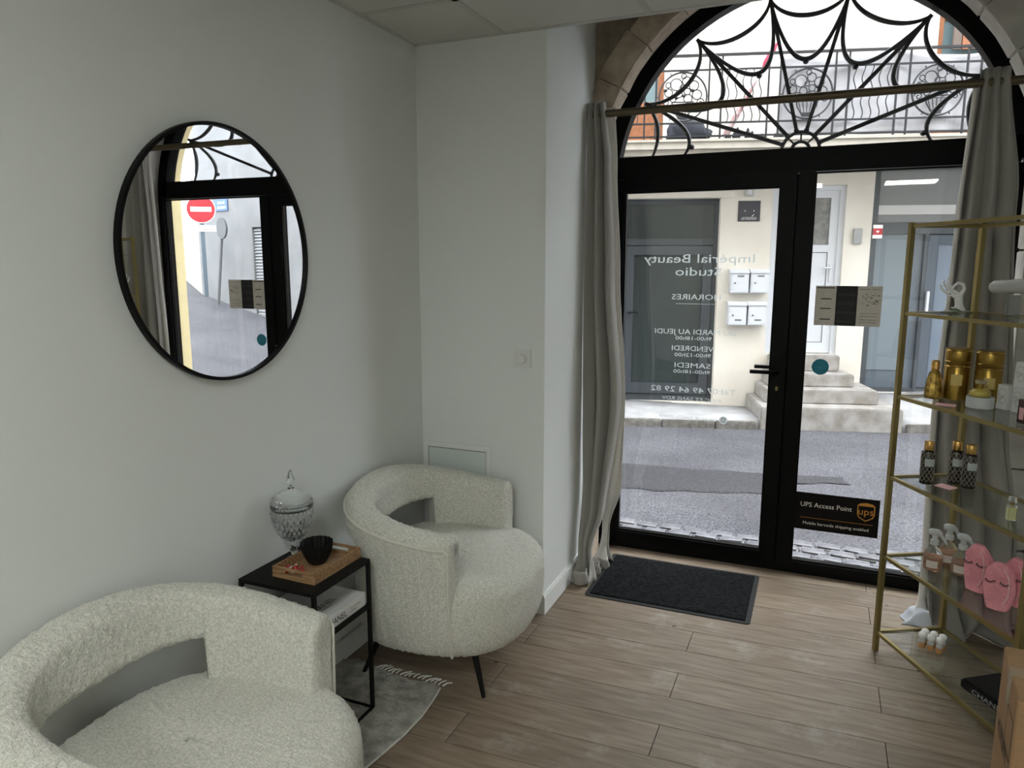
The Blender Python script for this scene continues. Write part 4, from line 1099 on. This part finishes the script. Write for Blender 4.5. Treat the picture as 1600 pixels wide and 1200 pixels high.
# cardboard box
t = thing('cardboard_box', 'tall brown cardboard carton with tape at the lower right corner of the view', 'carton', (.510, 2.02, 0), -.092)
H_ = .48; L_ = .34
MB().box(0, L_, 0, .295, 0, H_, .003).build('carton', M['cardboard'], t)
MB().box(-.0012, L_ + .001, .120, .170, H_ - .10, H_ + .0012).build('tape', mat('clear_tape', (.42, .32, .22), .2, spec=.8), t)
mb = text_mb('HUMAN', .04, .22, .25, .05); mb.v = [(-.0012, .29 - x, z) for x, y, z in mb.v]
mb.build('carton_lettering', M['ink'], t)
fmk = MB()
for a_, b_2, c_, d_2 in ((.02, .12, .40, .402), (.02, .12, .29, .292), (.02, .022, .292, .40), (.118, .12, .292, .40)): fmk.box(-.0015, -.0010, a_, b_2, c_, d_2)
fmk.build('printed_frame', M['ink'], t)

# ================================================================= STREET
FD = Vector((.963, .271, 0)).normalized(); FN = Vector((FD.y, -FD.x, 0)); F0 = Vector((0, 9.77, 0))
FROT = math.atan2(FD.y, FD.x)
def fp(u, off, z=0): p = F0 + FD * u + FN * off; return (p.x, p.y, z)
def uoff(x, y): d = Vector((x, y, 0)) - F0; return d.dot(FD), d.dot(FN)
def rise(u):
    s = u - 1.9; return .178 * math.log1p(math.exp(min(40, s * 2.2))) / 2.2
def gz(x, y):
    u, of = uoff(x, y); k = max(0, min(1, (of - .9) / 4.5)); return -.335 + .245 * k + rise(u) * (1 if of < 3.5 else max(0, 1 - (of - 3.5) / 6))
# road surface
mb = MB(); NX, NY = 150, 60; x0, x1 = -9, 15
for i in range(NX + 1):
    for j in range(NY + 1):
        x = x0 + (x1 - x0) * i / NX; yf = F0.y + (x - F0.x) * FD.y / FD.x + (.3 if x < 8.3 else 4 * min(1, (x - 8.3))); y = (YE - .02) + (yf - YE) * j / NY
        u, of = uoff(x, y); z = gz(x, y)
        mb.v.append((x, y, z + .006 * mathutils.noise.noise(Vector((x * 2, y * 2, 0)))))
for i in range(NX):
    for j in range(NY): a = i * (NY + 1) + j; mb.f.append((a, a + NY + 1, a + NY + 2, a + 1))
rd_ = struct('ground_road', mb, M['asphalt'], smooth=True)
# dark repair in the asphalt, a thin uneven layer
random.seed(21)
def road_patch(pts, nm='asphalt_repair'):
    c = (sum(p[0] for p in pts) / len(pts), sum(p[1] for p in pts) / len(pts)); m_ = MB(); pp = dens(pts, 14)
    pp = [(x + .05 * mathutils.noise.noise(Vector((x * 5, y * 5, 1))), y + .05 * mathutils.noise.noise(Vector((x * 5, y * 5, 7)))) for x, y in pp]
    n_ = len(pp); vs = [(x, y, gz(x, y) + .004) for x, y in pp] + [(c[0] + (x - c[0]) * .97, c[1] + (y - c[1]) * .95, gz(x, y) + .010) for x, y in pp]
    fs = [(i, (i + 1) % n_, n_ + (i + 1) % n_, n_ + i) for i in range(n_)] + [tuple(n_ + i for i in range(n_))]
    return m_.add(vs, fs).build(nm, M['patch'], rd_)
road_patch([(-2.1, 5.55), (-1.95, 6.10), (-1.5, 6.22), (-.9, 6.25), (-.3, 6.35), (.25, 6.45), (.3, 6.22), (-.2, 6.05), (-.35, 5.62), (-1.1, 5.38), (-1.7, 5.35)])
# setts along our wall
sett_me = []
for k in range(4):
    m_ = MB().box(-.072, .072, -.048, .048, -.05, .022, .012); me = m_.mesh('sett', M['sett'], True)
    for v in me.vertices: v.co += mathutils.noise.noise_vector(v.co * 20 + Vector((k * 5, 0, 0))) * .005
    sett_me.append(me)
for r_ in range(5):
    for i in range(22):
        x = -1.55 + i * .152 + .07 * (r_ % 2); y = YE + .06 + r_ * .105
        o = bpy.data.objects.new('sett', random.choice(sett_me)); COL.objects.link(o); o.parent = rd_
        o.location = (x + random.uniform(-.006, .006), y, gz(x, y) + random.uniform(-.012, .002)); o.rotation_euler = (random.uniform(-.04, .04), random.uniform(-.04, .04), random.uniform(-.08, .08))
MB().box(AX - 1.0, AX + 1.0, YD + .045, YE + .01, -.25, -.035).build('threshold_slab', M['concrete'], rd_)
# opposite pavement
def pav(u0, u1, zf, zk, nm):
    m_ = MB(); n_ = 24
    for i in range(n_ + 1):
        u = u0 + (u1 - u0) * i / n_; r = rise(u) ; w_ = .02 * mathutils.noise.noise(Vector((u * 3, 0, 0)))
        for (of, z) in ((-.05, zf(u)), (.45, (zf(u) + zk(u)) / 2 + .01), (.86 + w_, zk(u)), (.90 + w_, zk(u) - .02), (.91 + w_, zk(u) - .20)): m_.v.append(fp(u, of, z))
    for i in range(n_):
        for k in range(4): a = i * 5 + k; m_.f.append((a, a + 5, a + 6, a + 1))
    o = m_.build(nm, M['pavement']); o['kind'] = 'structure'; flat_shade(o); solid(o, .01)
pav(-8, -.86, lambda u: -.20 - .05 * max(0, (u + 2.4)) / 1.5, lambda u: -.215, 'ground_pavement')
pav(.62, 5.2, lambda u: max(-.03, -.05 + .04 * (u - .6)) + rise(u) * .9, lambda u: -.20 + rise(u), 'ground_pavement')

# kerb stones along the far pavement, a little uneven, their joints open
M['kerb'] = mat('kerb_stone', (.10, .095, .085), .95, col2=(.19, .18, .165), vscale=14, bump=.8, bscale=50, bdist=.006, rand=.12)
random.seed(31)
pvs = [o for o in COL.objects if o.name.startswith('ground_pavement')]
for (ua, ub, par, zk_) in ((-5.0, -.90, pvs[0], lambda u: -.215), (.72, 5.2, pvs[1], lambda u: -.20 + rise(u))):
    u = ua
    while u < ub - .1:
        L1_ = min(random.uniform(.55, .85), ub - u); um = u + L1_ / 2; zt_ = zk_(um) - random.uniform(.022, .034)
        o = MB().box(-L1_ / 2 + .006, L1_ / 2 - .006, -.03, .04, -.13, 0, .009).build('kerb_stone', M['kerb'], par, smooth=True)
        x, y, z = fp(um, .925 + random.uniform(-.006, .006), zt_); sl_ = math.atan2(zk_(um + .1) - zk_(um - .1), .2)
        o.location = (x, y, z); o.rotation_euler = (0, -sl_, FROT + random.uniform(-.01, .01)); u += L1_

# opposite facade, in its own frame: x = u, y = depth behind the face (negative towards us), z up
fc = thing('wall_opposite', None, None, (F0.x, F0.y, 0), FROT, kind='structure'); fc['label'] = 'cream rendered house facade across the street'
fb = MB()
def fbx(u0, u1, z0, z1, d=.25): fb.box(u0, u1, 0, d, z0, z1)
Z0 = -1.2
fbx(-9, -3.7, Z0, 2.345); fbx(-3.7, -1.27, Z0, -.215); fbx(-1.27, -.66, Z0, 2.345); fbx(-.66, .19, Z0, .44)
fbx(.19, .50, Z0, 2.70); fbx(.50, 2.7, Z0, -.02); fbx(2.7, 5.0, Z0, 2.70)
fbx(-9, -.66, 2.345, 2.70); fbx(-.66, .19, 2.48, 2.70)
fbx(-9, 5.0, 2.70, 3.04)
fbx(-9, -3.3, 3.04, 5.2); fbx(-3.3, -2.0, 5.05, 5.2); fbx(-2.0, 1.06, 3.04, 5.2); fbx(1.06, 2.3, 3.04, 3.05); fbx(1.06, 2.3, 5.05, 5.2); fbx(2.3, 5.0, 3.04, 5.2); fbx(-9, 5.0, 5.2, 7.5)
fbm = fb.build('rendered_wall', M['facade'], fc)
fb = MB(); fbx(5.0, 5.95, Z0, 7.5); fbx(5.95, 6.95, Z0, .55); fbx(5.95, 6.95, 2.25, 7.5); fbx(6.95, 8.85, Z0, 7.5)
fb.build('darkened_grey_wall', mat('darkened_grey_render', (.17, .175, .18), .9, col2=(.215, .22, .225), vscale=1.5, bump=.3, bscale=30, bdist=.004), fc)  # greyer far end, its colour also darkened to offset the strong skylight there
lg = MB().box(-3.75, -1.12, -.02, 0, 2.345, 2.42); lg.build('lintel_ledge', M['facade'], fc)
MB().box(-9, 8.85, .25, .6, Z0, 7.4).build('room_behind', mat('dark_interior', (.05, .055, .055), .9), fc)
# side wall of the branch street, beyond the facade's corner
struct('wall_side_street', MB().prism([fp(8.85, .0)[:2], (fp(8.85, 0)[0] + 6.2, fp(8.85, 0)[1] + 4.2), (fp(8.85, 0)[0] + 6.0, fp(8.85, 0)[1] + 4.6), fp(8.85, -.3)[:2]], -.5, 3.3, 'z'),
       mat('stained_side_wall', (.26, .23, .19), .95, col2=(.40, .37, .33), vscale=1.3, stretch=(1, 1, .3)))

# left recessed shop door (anthracite)
d2 = thing('door_2', None, None, (F0.x, F0.y, 0), FROT, kind='structure'); d2['label'] = 'dark grey glazed shop door in the deep opening at the left across the street'
f_ = MB(); yy0, yy1 = .14, .20
f_.box(-1.32, -1.27, yy0 - .0, yy1, -.21, 2.34); f_.box(-3.69, -1.32, yy0, yy1, 2.28, 2.34); f_.box(-3.69, -1.32, yy0, yy1, 1.78, 1.86); f_.box(-2.52, -2.44, yy0, yy1, -.21, 2.28); f_.box(-3.69, -1.32, yy0, yy1, -.21, -.13)
f_.build('frame', M['anth'], d2)
f_ = MB(); f_.box(-2.43, -2.30, yy0 - .02, yy1, -.12, 1.77); f_.box(-1.44, -1.33, yy0 - .02, yy1, -.12, 1.77); f_.box(-2.30, -1.44, yy0 - .02, yy1, -.12, .02); f_.box(-2.30, -1.44, yy0 - .02, yy1, 1.66, 1.77)
lf = f_.build('leaf', M['anth'], d2)
MB().box(-2.30, -1.44, .165, .175, .02, 1.66).build('pane', M['darkglass'], lf)
MB().tube([(-2.36, .11, .93), (-2.36, .07, .93), (-2.24, .07, .93)], .011, 8).build('handle', M['blackmat'], lf)
MB().box(-3.69, -1.32, .165, .175, 1.86, 2.28).build('pane', M['darkglass'], d2)
MB().box(-3.69, -2.52, .165, .175, -.13, 1.78).build('pane', M['darkglass'], d2)

# white PVC house door
d3 = thing('door_3', None, None, (F0.x, F0.y, 0), FROT, kind='structure'); d3['label'] = 'white panelled house door at the head of the concrete steps across the street'
f_ = MB(); f_.box(-.66, -.60, .04, .12, .44, 2.48); f_.box(.13, .19, .04, .12, .44, 2.48); f_.box(-.60, .13, .04, .12, 2.42, 2.48); f_.build('frame', M['pvc'], d3)
f_ = MB(); f_.box(-.60, -.49, .06, .11, .45, 2.42); f_.box(.035, .13, .06, .11, .45, 2.42); f_.box(-.49, .035, .06, .11, 2.335, 2.42); f_.box(-.49, .035, .06, .11, 1.69, 1.775); f_.box(-.49, .035, .06, .11, .45, .58)
lf = f_.build('leaf', M['pvc'], d3)
MB().box(-.49, .035, .08, .09, 1.775, 2.335).build('pane', mat('patterned_glass', (.09, .095, .09), .35, col2=(.19, .19, .18), vscale=14), lf)
MB().box(-.485, .030, .075, .095, .585, 1.685, .004).build('door_panel', M['pvc'], lf)
MB().box(.062, .088, .045, .06, 1.33, 1.55, .003).build('lock_plate', M['pvc'], lf)
MB().tube([(.075, .05, 1.50), (.075, .012, 1.50), (-.02, .012, 1.50)], .010, 8).build('handle', M['pvc'], lf, smooth=True)

# right shop front
w2 = thing('window_2', None, None, (F0.x, F0.y, 0), FROT, kind='structure'); w2['label'] = 'grey aluminium shop front with glass door at the right across the street'
f_ = MB(); f_.box(.50, .57, .02, .14, -.02, 2.70); f_.box(2.63, 2.70, .02, .14, -.02, 2.70); f_.box(.57, 2.63, .03, .12, 1.90, 2.04); f_.box(.57, 2.63, .03, .12, 2.66, 2.70); f_.box(.57, 2.63, .03, .12, -.02, .03)
f_.box(1.13, 1.17, .03, .12, .03, 1.90)
f_.build('frame', M['anth'], w2)
MB().box(.57, 2.63, .07, .08, 2.04, 2.66).build('pane', mat('upper_shop_glass', (.14, .15, .15), .08, spec=.5), w2)
MB().box(.57, 1.13, .07, .08, .03, 1.90).build('pane', M['blueglass'], w2)
f_ = MB(); f_.box(1.18, 1.30, .05, .10, .04, 1.89); f_.box(1.88, 2.0, .05, .10, .04, 1.89); f_.box(1.30, 1.88, .05, .10, .04, .16); f_.box(1.30, 1.88, .05, .10, 1.78, 1.89)
lf = f_.build('leaf', mat('blue_grey_aluminium', (.05, .065, .085), .45), w2)
MB().box(1.30, 1.88, .07, .08, .16, 1.78).build('pane', mat('pale_blue_glass', (.13, .16, .20), .1, spec=.5), lf)
MB().box(.57, 1.45, .055, .066, 2.13, 2.24).build('blind_rail', M['innerlit'], w2)
MB().box(1.195, 1.225, .0, .045, .93, 1.22, .003).build('pull_handle', M['pvc'], lf)
MB().box(.57, .95, .060, .068, .25, 1.90).build('translucent_film', mat('pale_film', (.13, .16, .18), .3), w2)

# shutter further along
w3 = thing('window_3', None, None, (F0.x, F0.y, 0), FROT, kind='structure'); w3['label'] = 'grey louvred shutter closing an opening far along the opposite facade'
MB().box(5.95, 6.95, .06, .2, .55, 2.25).build('backing', M['anth'], w3)
for i in range(28):
    m_ = MB(); m_.T = Matrix.Translation((6.45, .04, .58 + i * .06)) @ Matrix.Rotation(-.5, 4, 'X'); m_.box(-.48, .48, -.004, .004, -.026, .026); m_.build('slat', mat('shutter_grey', (.20, .21, .22), .6) if i == 0 else bpy.data.materials['shutter_grey'], w3)

# french windows on the balcony
def fwin(u0, u1, z0, z1, nm, lab, pm):
    t = thing(nm, None, None, (F0.x, F0.y, 0), FROT, kind='structure'); t['label'] = lab
    f_ = MB(); e = .07
    f_.box(u0, u0 + e, .05, .13, z0, z1); f_.box(u1 - e, u1, .05, .13, z0, z1); f_.box(u0 + e, u1 - e, .05, .13, z1 - e, z1); f_.box((u0 + u1) / 2 - .05, (u0 + u1) / 2 + .05, .05, .13, z0, z1 - e)
    f_.box(u0 + e, u1 - e, .05, .13, z0, z0 + .45); f_.build('frame', M['orangewood'], t)
    for a, b in ((u0 + e, (u0 + u1) / 2 - .05), ((u0 + u1) / 2 + .05, u1 - e)): MB().box(a, b, .08, .09, z0 + .45, z1 - e).build('pane', pm, t)
    mb_ = MB()
    for zz in (z0 + .85, z0 + 1.25, z0 + 1.65): mb_.box(u0 + e, u1 - e, .06, .10, zz, zz + .03)
    mb_.build('glazing_bar', M['orangewood'], t)
fwin(-3.3, -2.0, 3.04, 5.05, 'window_4', 'orange wooden french window behind the left of the balcony', M['paleblue'])
fwin(1.06, 2.3, 3.05, 5.05, 'window_5', 'brown wooden french window above the right of the balcony', M['paleblue'])
t = thing('wooden_shutter', 'brown and orange wooden shutter panels folded at the upper right window', 'shutter', fp(1.20, .03, 3.95), FROT)
for i, (a, b, mm) in enumerate(((.0, .09, 'iron'), (.10, .19, 'orangewood'), (.20, .29, 'iron'), (.30, .39, 'orangewood'), (.40, .60, 'iron'))):
    MB().box(a, b, -.03, 0, .0, 1.0, .003).build('board', mat('grey_brown_wood', (.10, .075, .06), .7) if mm == 'iron' else M['orangewood'], t)

# balcony
bc = thing('balcony', 'long balcony with black wrought iron railing of fruit basket medallions across the street', 'balcony', (F0.x, F0.y, 0), FROT)
BO = -.85
MB().box(-6, 4.5, BO - .03, 0, 2.80, 2.90).box(-6, 4.5, BO + .02, 0, 2.74, 2.80).box(-6, 4.5, BO - .05, 0, 2.875, 2.90).build('slab', mat('balcony_stone', (.38, .355, .31), .9, var=.08, vscale=6), bc)
for z, r in ((3.775, .016), (3.625, .011), (3.075, .011), (2.935, .011)): MB().box(-5.0, 3.6, BO - r, BO + r, z - r * .8, z + r * .8).build('rail', M['iron'], bc)
PER = 1.31; med_me = None; wave_me = None; post_me = None
def medallion():
    m_ = MB(); R = .255
    m_.tube(arc(0, 0, R, 0, 2 * PI, 40)[:-1], .010, 6, True)
    rnd = random.Random(4)
    circ = [(-.075, .13, .062), (.035, .165, .045), (.115, .115, .050), (-.155, .045, .042), (-.045, .03, .038), (.045, .055, .034), (.150, .02, .050), (.055, -.02, .045), (-.105, -.02, .032), (-.16, .125, .028), (-.01, .10, .024), (.005, .215, .026)]
    for (x, z, r) in circ: m_.tube(arc(x, z, r, 0, 2 * PI, 16)[:-1], .006, 5, True)
    for (x, z) in ((-.07, -.01), (.01, .01), (.10, .065), (-.19, .07)): m_.lathe([(.001, -.02), (.018, -.01), (.022, 0), (.018, .01), (.001, .02)], c=(x, 0, z), seg=8)
    m_.bar((-.12, 0, -.055), (.12, 0, -.055), .012); m_.bar((-.11, 0, -.08), (.11, 0, -.08), .008)
    for x in (-.09, -.045, 0, .045, .09): m_.bar((x, 0, -.08), (x * .55, 0, -.215), .008)
    m_.tube([(-.115, 0, -.055), (-.10, 0, -.13), (-.05, 0, -.215), (.05, 0, -.215), (.10, 0, -.13), (.115, 0, -.055)], .008, 6)
    m_.box(-.05, .05, -.006, .006, -.235, -.195)
    for s in (-1, 1):
        sp = [(s * (.185 + (.045 - .0023 * k) * math.cos(k * .5)), 0, -.06 + (.045 - .0023 * k) * math.sin(k * .5)) for k in range(18)]
        m_.tube(sp, .006, 5)
    for a in (0, 60, 120, 180, 240, 300): m_.bar((R * math.cos(math.radians(a)), 0, R * math.sin(math.radians(a))), ((.282) * math.cos(math.radians(a)), 0, (.282) * math.sin(math.radians(a))), .010)
    return m_.mesh('medallion', M['iron'], True)
def wave():
    m_ = MB(); pts = [(.014 * math.sin(2 * PI * 2.3 * i / 30), 0, .545 * i / 30) for i in range(31)]; m_.tube(pts, .006, 6); return m_.mesh('wavy_bar', M['iron'], True)
def post(): return MB().box(-.009, .009, -.009, .009, 0, .86).mesh('post', M['iron'])
med_me, wave_me, post_me = medallion(), wave(), post()
def inst(nm, me, loc):
    o = bpy.data.objects.new(nm, me); COL.objects.link(o); o.parent = bc; o.location = loc; return o
for k in range(-2, 2):
    u = -.545 + k * PER
    inst('medallion', med_me, (u, BO, 3.352))
    for du in (-.29, .275, .41, .90): inst('post', post_me, (u + du, BO, 2.90))
    for i in range(5): inst('wavy_bar', wave_me, (u + .475 + i * .085, BO, 3.078))
# canvas behind the railing
t = thing('canvas_screen', 'white canvas sheet tied behind the balcony railing on its right half', 'screen', (F0.x, F0.y, 0), FROT)
mb = MB(); nu, nz2 = 90, 20
for i in range(nu + 1):
    for j in range(nz2 + 1):
        u = -.82 + 4.2 * i / nu; z = 2.93 + (.80 + .02 * math.sin(u * 5)) * j / nz2
        mb.v.append((u, BO + .05 + .014 * math.sin(u * 13) + .02 * mathutils.noise.noise(Vector((u * 5, z * 5, 0))), z))
for i in range(nu):
    for j in range(nz2): a = i * (nz2 + 1) + j; mb.f.append((a, a + nz2 + 1, a + nz2 + 2, a + 1))
o = mb.build('sheet', M['canvas'], t); flat_shade(o); solid(o, .004)
# folded parasol and dark bag on the balcony
t = thing('folded_parasol', 'folded red and white parasol leaning against the balcony railing', 'parasol', fp(-1.38, .75, 2.93), FROT)
p, q_ = Vector((0, .02, .0)), Vector((.52, .05, .98)); ax = (q_ - p)
def along(s): return tuple(p + ax * s)
MB().tube([along(0), along(1)], .010, 8).build('pole', M['white'], t)
MB().tube([along(.02), along(.06), along(.35), along(.62)], [.03, .034, .028, .012], 10).build('canopy', mat('faded_red_cloth', (.28, .10, .10), .9, col2=(.42, .38, .38), vscale=20), t, smooth=True)
MB().tube([along(.74), along(.80), along(.92), along(1.0)], [.014, .035, .032, .012], 10).build('canopy_tip', mat('red_cloth', (.30, .03, .06), .8), t, smooth=True)
t = thing('dark_bag', 'dark slumped bag on the balcony floor behind the railing', 'bag', fp(-1.75, .62, 2.90), FROT)
mb = MB(); bm = bmesh.new(); bmesh.ops.create_icosphere(bm, subdivisions=4, radius=1)
for v in bm.verts:
    n_ = 1 + .25 * mathutils.noise.noise(v.co * 2.3); v.co = Vector((v.co.x * .24 * n_, v.co.y * .10, max(0, .10 + v.co.z * .14 * n_ * (1.1 - .3 * v.co.x))))
bm.verts.index_update(); mb.add([v.co[:] for v in bm.verts], [[v.index for v in f.verts] for f in bm.faces]); bm.free()
mb.build('sack', mat('dark_slate_cloth', (.025, .028, .04), .8), t, smooth=True)
t = thing('debris_pile', 'low dark heap of plants and odds on the balcony floor under the parasol', 'planter', fp(-1.05, .62, 2.90), FROT)
mb = MB(); random.seed(8)
for i in range(16):
    x = random.uniform(-.32, .32); h = random.uniform(.05, .15); mb.lathe([(.03, 0), (.035, h * .4), (.012, h), (.001, h + .01)], c=(x, random.uniform(-.05, .05), 0), seg=7)
mb.build('pots', bpy.data.materials['dark_slate_cloth'], t)

# steps up to the white door
sp_ = thing('entrance_steps', 'worn concrete steps rising to the white door across the street', 'steps', (F0.x, F0.y, 0), FROT)
for (ua, ub, of, zt_, zb_) in ((-.62, .20, .16, .440, .245), (-.68, .30, .42, .245, .095), (-.76, .50, .68, .095, -.065), (-.86, .68, .94, -.065, -.34)):
    MB().box(ua, ub, -of, .0, zb_ - (.0 if zb_ < -.3 else .0), zt_, .012).build('step', M['concrete'], sp_)
# mailboxes
def mailbox(u, z, h, low, label):
    t = thing('mailbox', label, 'mailbox', fp(u, 0, z), FROT, 'white mailboxes across the street')
    w_ = .108
    MB().box(-w_, w_, -.13, 0, 0, h - .045, .003).build('body', M['pvc'], t)
    MB().prism([(-.145, h - .050), (-.145, h - .035), (-.05, h), (0, h), (0, h - .050)], -w_ - .007, w_ + .007, 'x').build('lid', M['pvc'], t)
    MB().box(-w_ + .015, w_ - .015, -.134, -.130, .012, h - .065, .001).build('door', M['pvc'], t)
    sm_ = MB(); zz = .055 if low else h - .095
    sm_.box(-.03, .05, -.1355, -.1342, zz, zz + .018); sm_.build('name_slot', mat('slot_grey', (.10, .11, .12), .5) if 'slot_grey' not in bpy.data.materials else bpy.data.materials['slot_grey'], t)
    lk = MB(); lk.T = Matrix.Translation((-.055, -.134, h * .42)) @ Matrix.Rotation(PI / 2, 4, 'X'); lk.lathe([(.011, 0), (.011, .006), (.001, .007)], seg=10); lk.build('lock', bpy.data.materials['slot_grey'], t)
mailbox(-1.026, 1.195, .290, False, 'white mailbox in the upper row, left one')
mailbox(-.788, 1.197, .290, False, 'white mailbox in the upper row, right one')
mailbox(-1.034, .800, .292, True, 'white mailbox in the lower row, left one')
mailbox(-.798, .802, .292, True, 'white mailbox in the lower row, right one')
# plaque, wall lamp, intercom, red notice
t = thing('name_plaque', 'square dark slate plaque with small white emblem on the wall above the mailboxes', 'plaque', fp(-.935, 0, 2.06), FROT)
MB().box(-.13, .13, -.012, 0, 0, .245, .002).build('plate', mat('slate_plate', (.02, .02, .032), .5), t)
mb = MB(); mb.box(-.085, .085, -.0135, -.0125, .045, .048); text_mb('LES CHEVEUX', -.09, .09, .020, .018, y=-.0132, mb=mb)
for x in (-.05, .055): mb.prism([(x + .007 * math.cos(2 * PI * i / 10), .125 + .007 * math.sin(2 * PI * i / 10)) for i in range(10)], -.0135, -.0125)
mb.prism([(.03, .060), (.036, .056), (.062, .082), (.056, .086)], -.0135, -.0125)
mb.build('emblem', M['white'], t)
t = thing('wall_lamp', 'small square grey wall lamp above the slate plaque', 'lamp', fp(-.945, 0, 2.36), FROT)
MB().box(-.05, .05, -.05, 0, 0, .085, .004).build('housing', mat('lamp_grey', (.35, .36, .34), .5), t)
MB().box(-.022, .022, -.056, -.05, .022, .068).build('lens', M['pvc'], t)
t = thing('intercom', 'small grey intercom with a round dial between the white door and the shop front', 'intercom', fp(.340, 0, 1.785), FROT)
MB().box(-.052, .052, -.035, 0, 0, .185, .008).build('case', mat('intercom_grey', (.28, .285, .28), .5), t)
MB().box(-.032, .032, -.038, -.035, .02, .115, .002).build('speaker_grille', mat('grille_grey', (.25, .26, .26), .5), t)
t = thing('shop_notice', 'small red and white sticker at the top of the shop front frame', 'sticker', fp(.575, -.012, 1.85), FROT)
MB().box(-.055, .055, -.004, 0, 0, .16).build('card', M['white'], t)
MB().box(-.055, .055, -.0055, -.0042, .042, .118).build('red_band', M['red'], t)
mb = MB(); mb.prism([(0, .062), (.018, .084), (.012, .094), (0, .088), (-.012, .094), (-.018, .084)], -.0066, -.0056); mb.build('heart', M['white'], t)

# no entry sign and what stands by it, seen in the mirror
FA = math.atan2(-1, -1) + PI / 2
def to_face(x, y): return math.atan2(-3.3 - x, -(0 - y)) if False else math.atan2(y - 0.5, x + 1.6) - PI / 2
gzb = .93
t = thing('no_entry_sign', 'red and white no entry sign on a grey post, seen in the mirror', 'road sign', (7.68, 11.40, .90), to_face(7.68, 11.40))
MB().box(-.035, .035, 0, .07, 0, 2.0, .003).build('post', mat('post_galvanised', (.10, .135, .17), .5), t)
def disc(r, y0, y1, z, n=40): return MB().prism([(r * math.cos(2 * PI * i / n), z + r * math.sin(2 * PI * i / n)) for i in range(n)], y0, y1)
disc(.270, -.012, 0, 1.70).build('disc', M['red'], t)
mb = MB(); pts = [(.262 * math.cos(2 * PI * i / 40), -.013, 1.70 + .262 * math.sin(2 * PI * i / 40)) for i in range(40)]; mb.tube(pts, .008, 5, True); mb.box(-.19, .19, -.016, -.0125, 1.655, 1.745); mb.build('bar', M['white'], t)
MB().box(-.27, .27, -.012, 0, 1.275, 1.395).build('plate', M['white'], t)
mb = MB(); text_mb('SAUF', -.08, .08, 1.345, .030, y=-.0135, mb=mb); text_mb('RIVERAINS', -.19, .19, 1.295, .034, y=-.0135, mb=mb); mb.build('plate_lettering', M['ink'], t)
t = thing('traffic_mirror', 'grey backed traffic mirror on a thin leaning pole beside the no entry sign', 'traffic mirror', (7.15, 11.28, .76), to_face(7.15, 11.28))
MB().tube([(.10, 0, 0), (-.07, 0, 1.62)], .028, 10).build('pole', mat('pole_grey', (.09, .095, .10), .5), t)
m_ = MB(); m_.T = Matrix.Translation((-.06, -.05, 1.46)) @ Matrix.Rotation(.9, 4, 'Z'); m_.prism([(.15 * math.cos(2 * PI * i / 28), .20 * math.sin(2 * PI * i / 28)) for i in range(28)], -.03, .01); m_.build('disc', bpy.data.materials['pole_grey'], t)
t = thing('street_name_plate', 'small blue street name plate on the facade behind the no entry sign', 'street sign', fp(7.92, 0.01, 2.60), FROT)
MB().box(-.22, .22, -.012, 0, 0, .23, .004).build('plate', mat('enamel_blue', (.03, .10, .32), .4), t)
mb = MB(); text_mb('PLACE', -.12, .12, .135, .05, y=-.0135, mb=mb); text_mb('MARCEL', -.15, .15, .040, .055, y=-.0135, mb=mb); mb.build('lettering', M['white'], t)
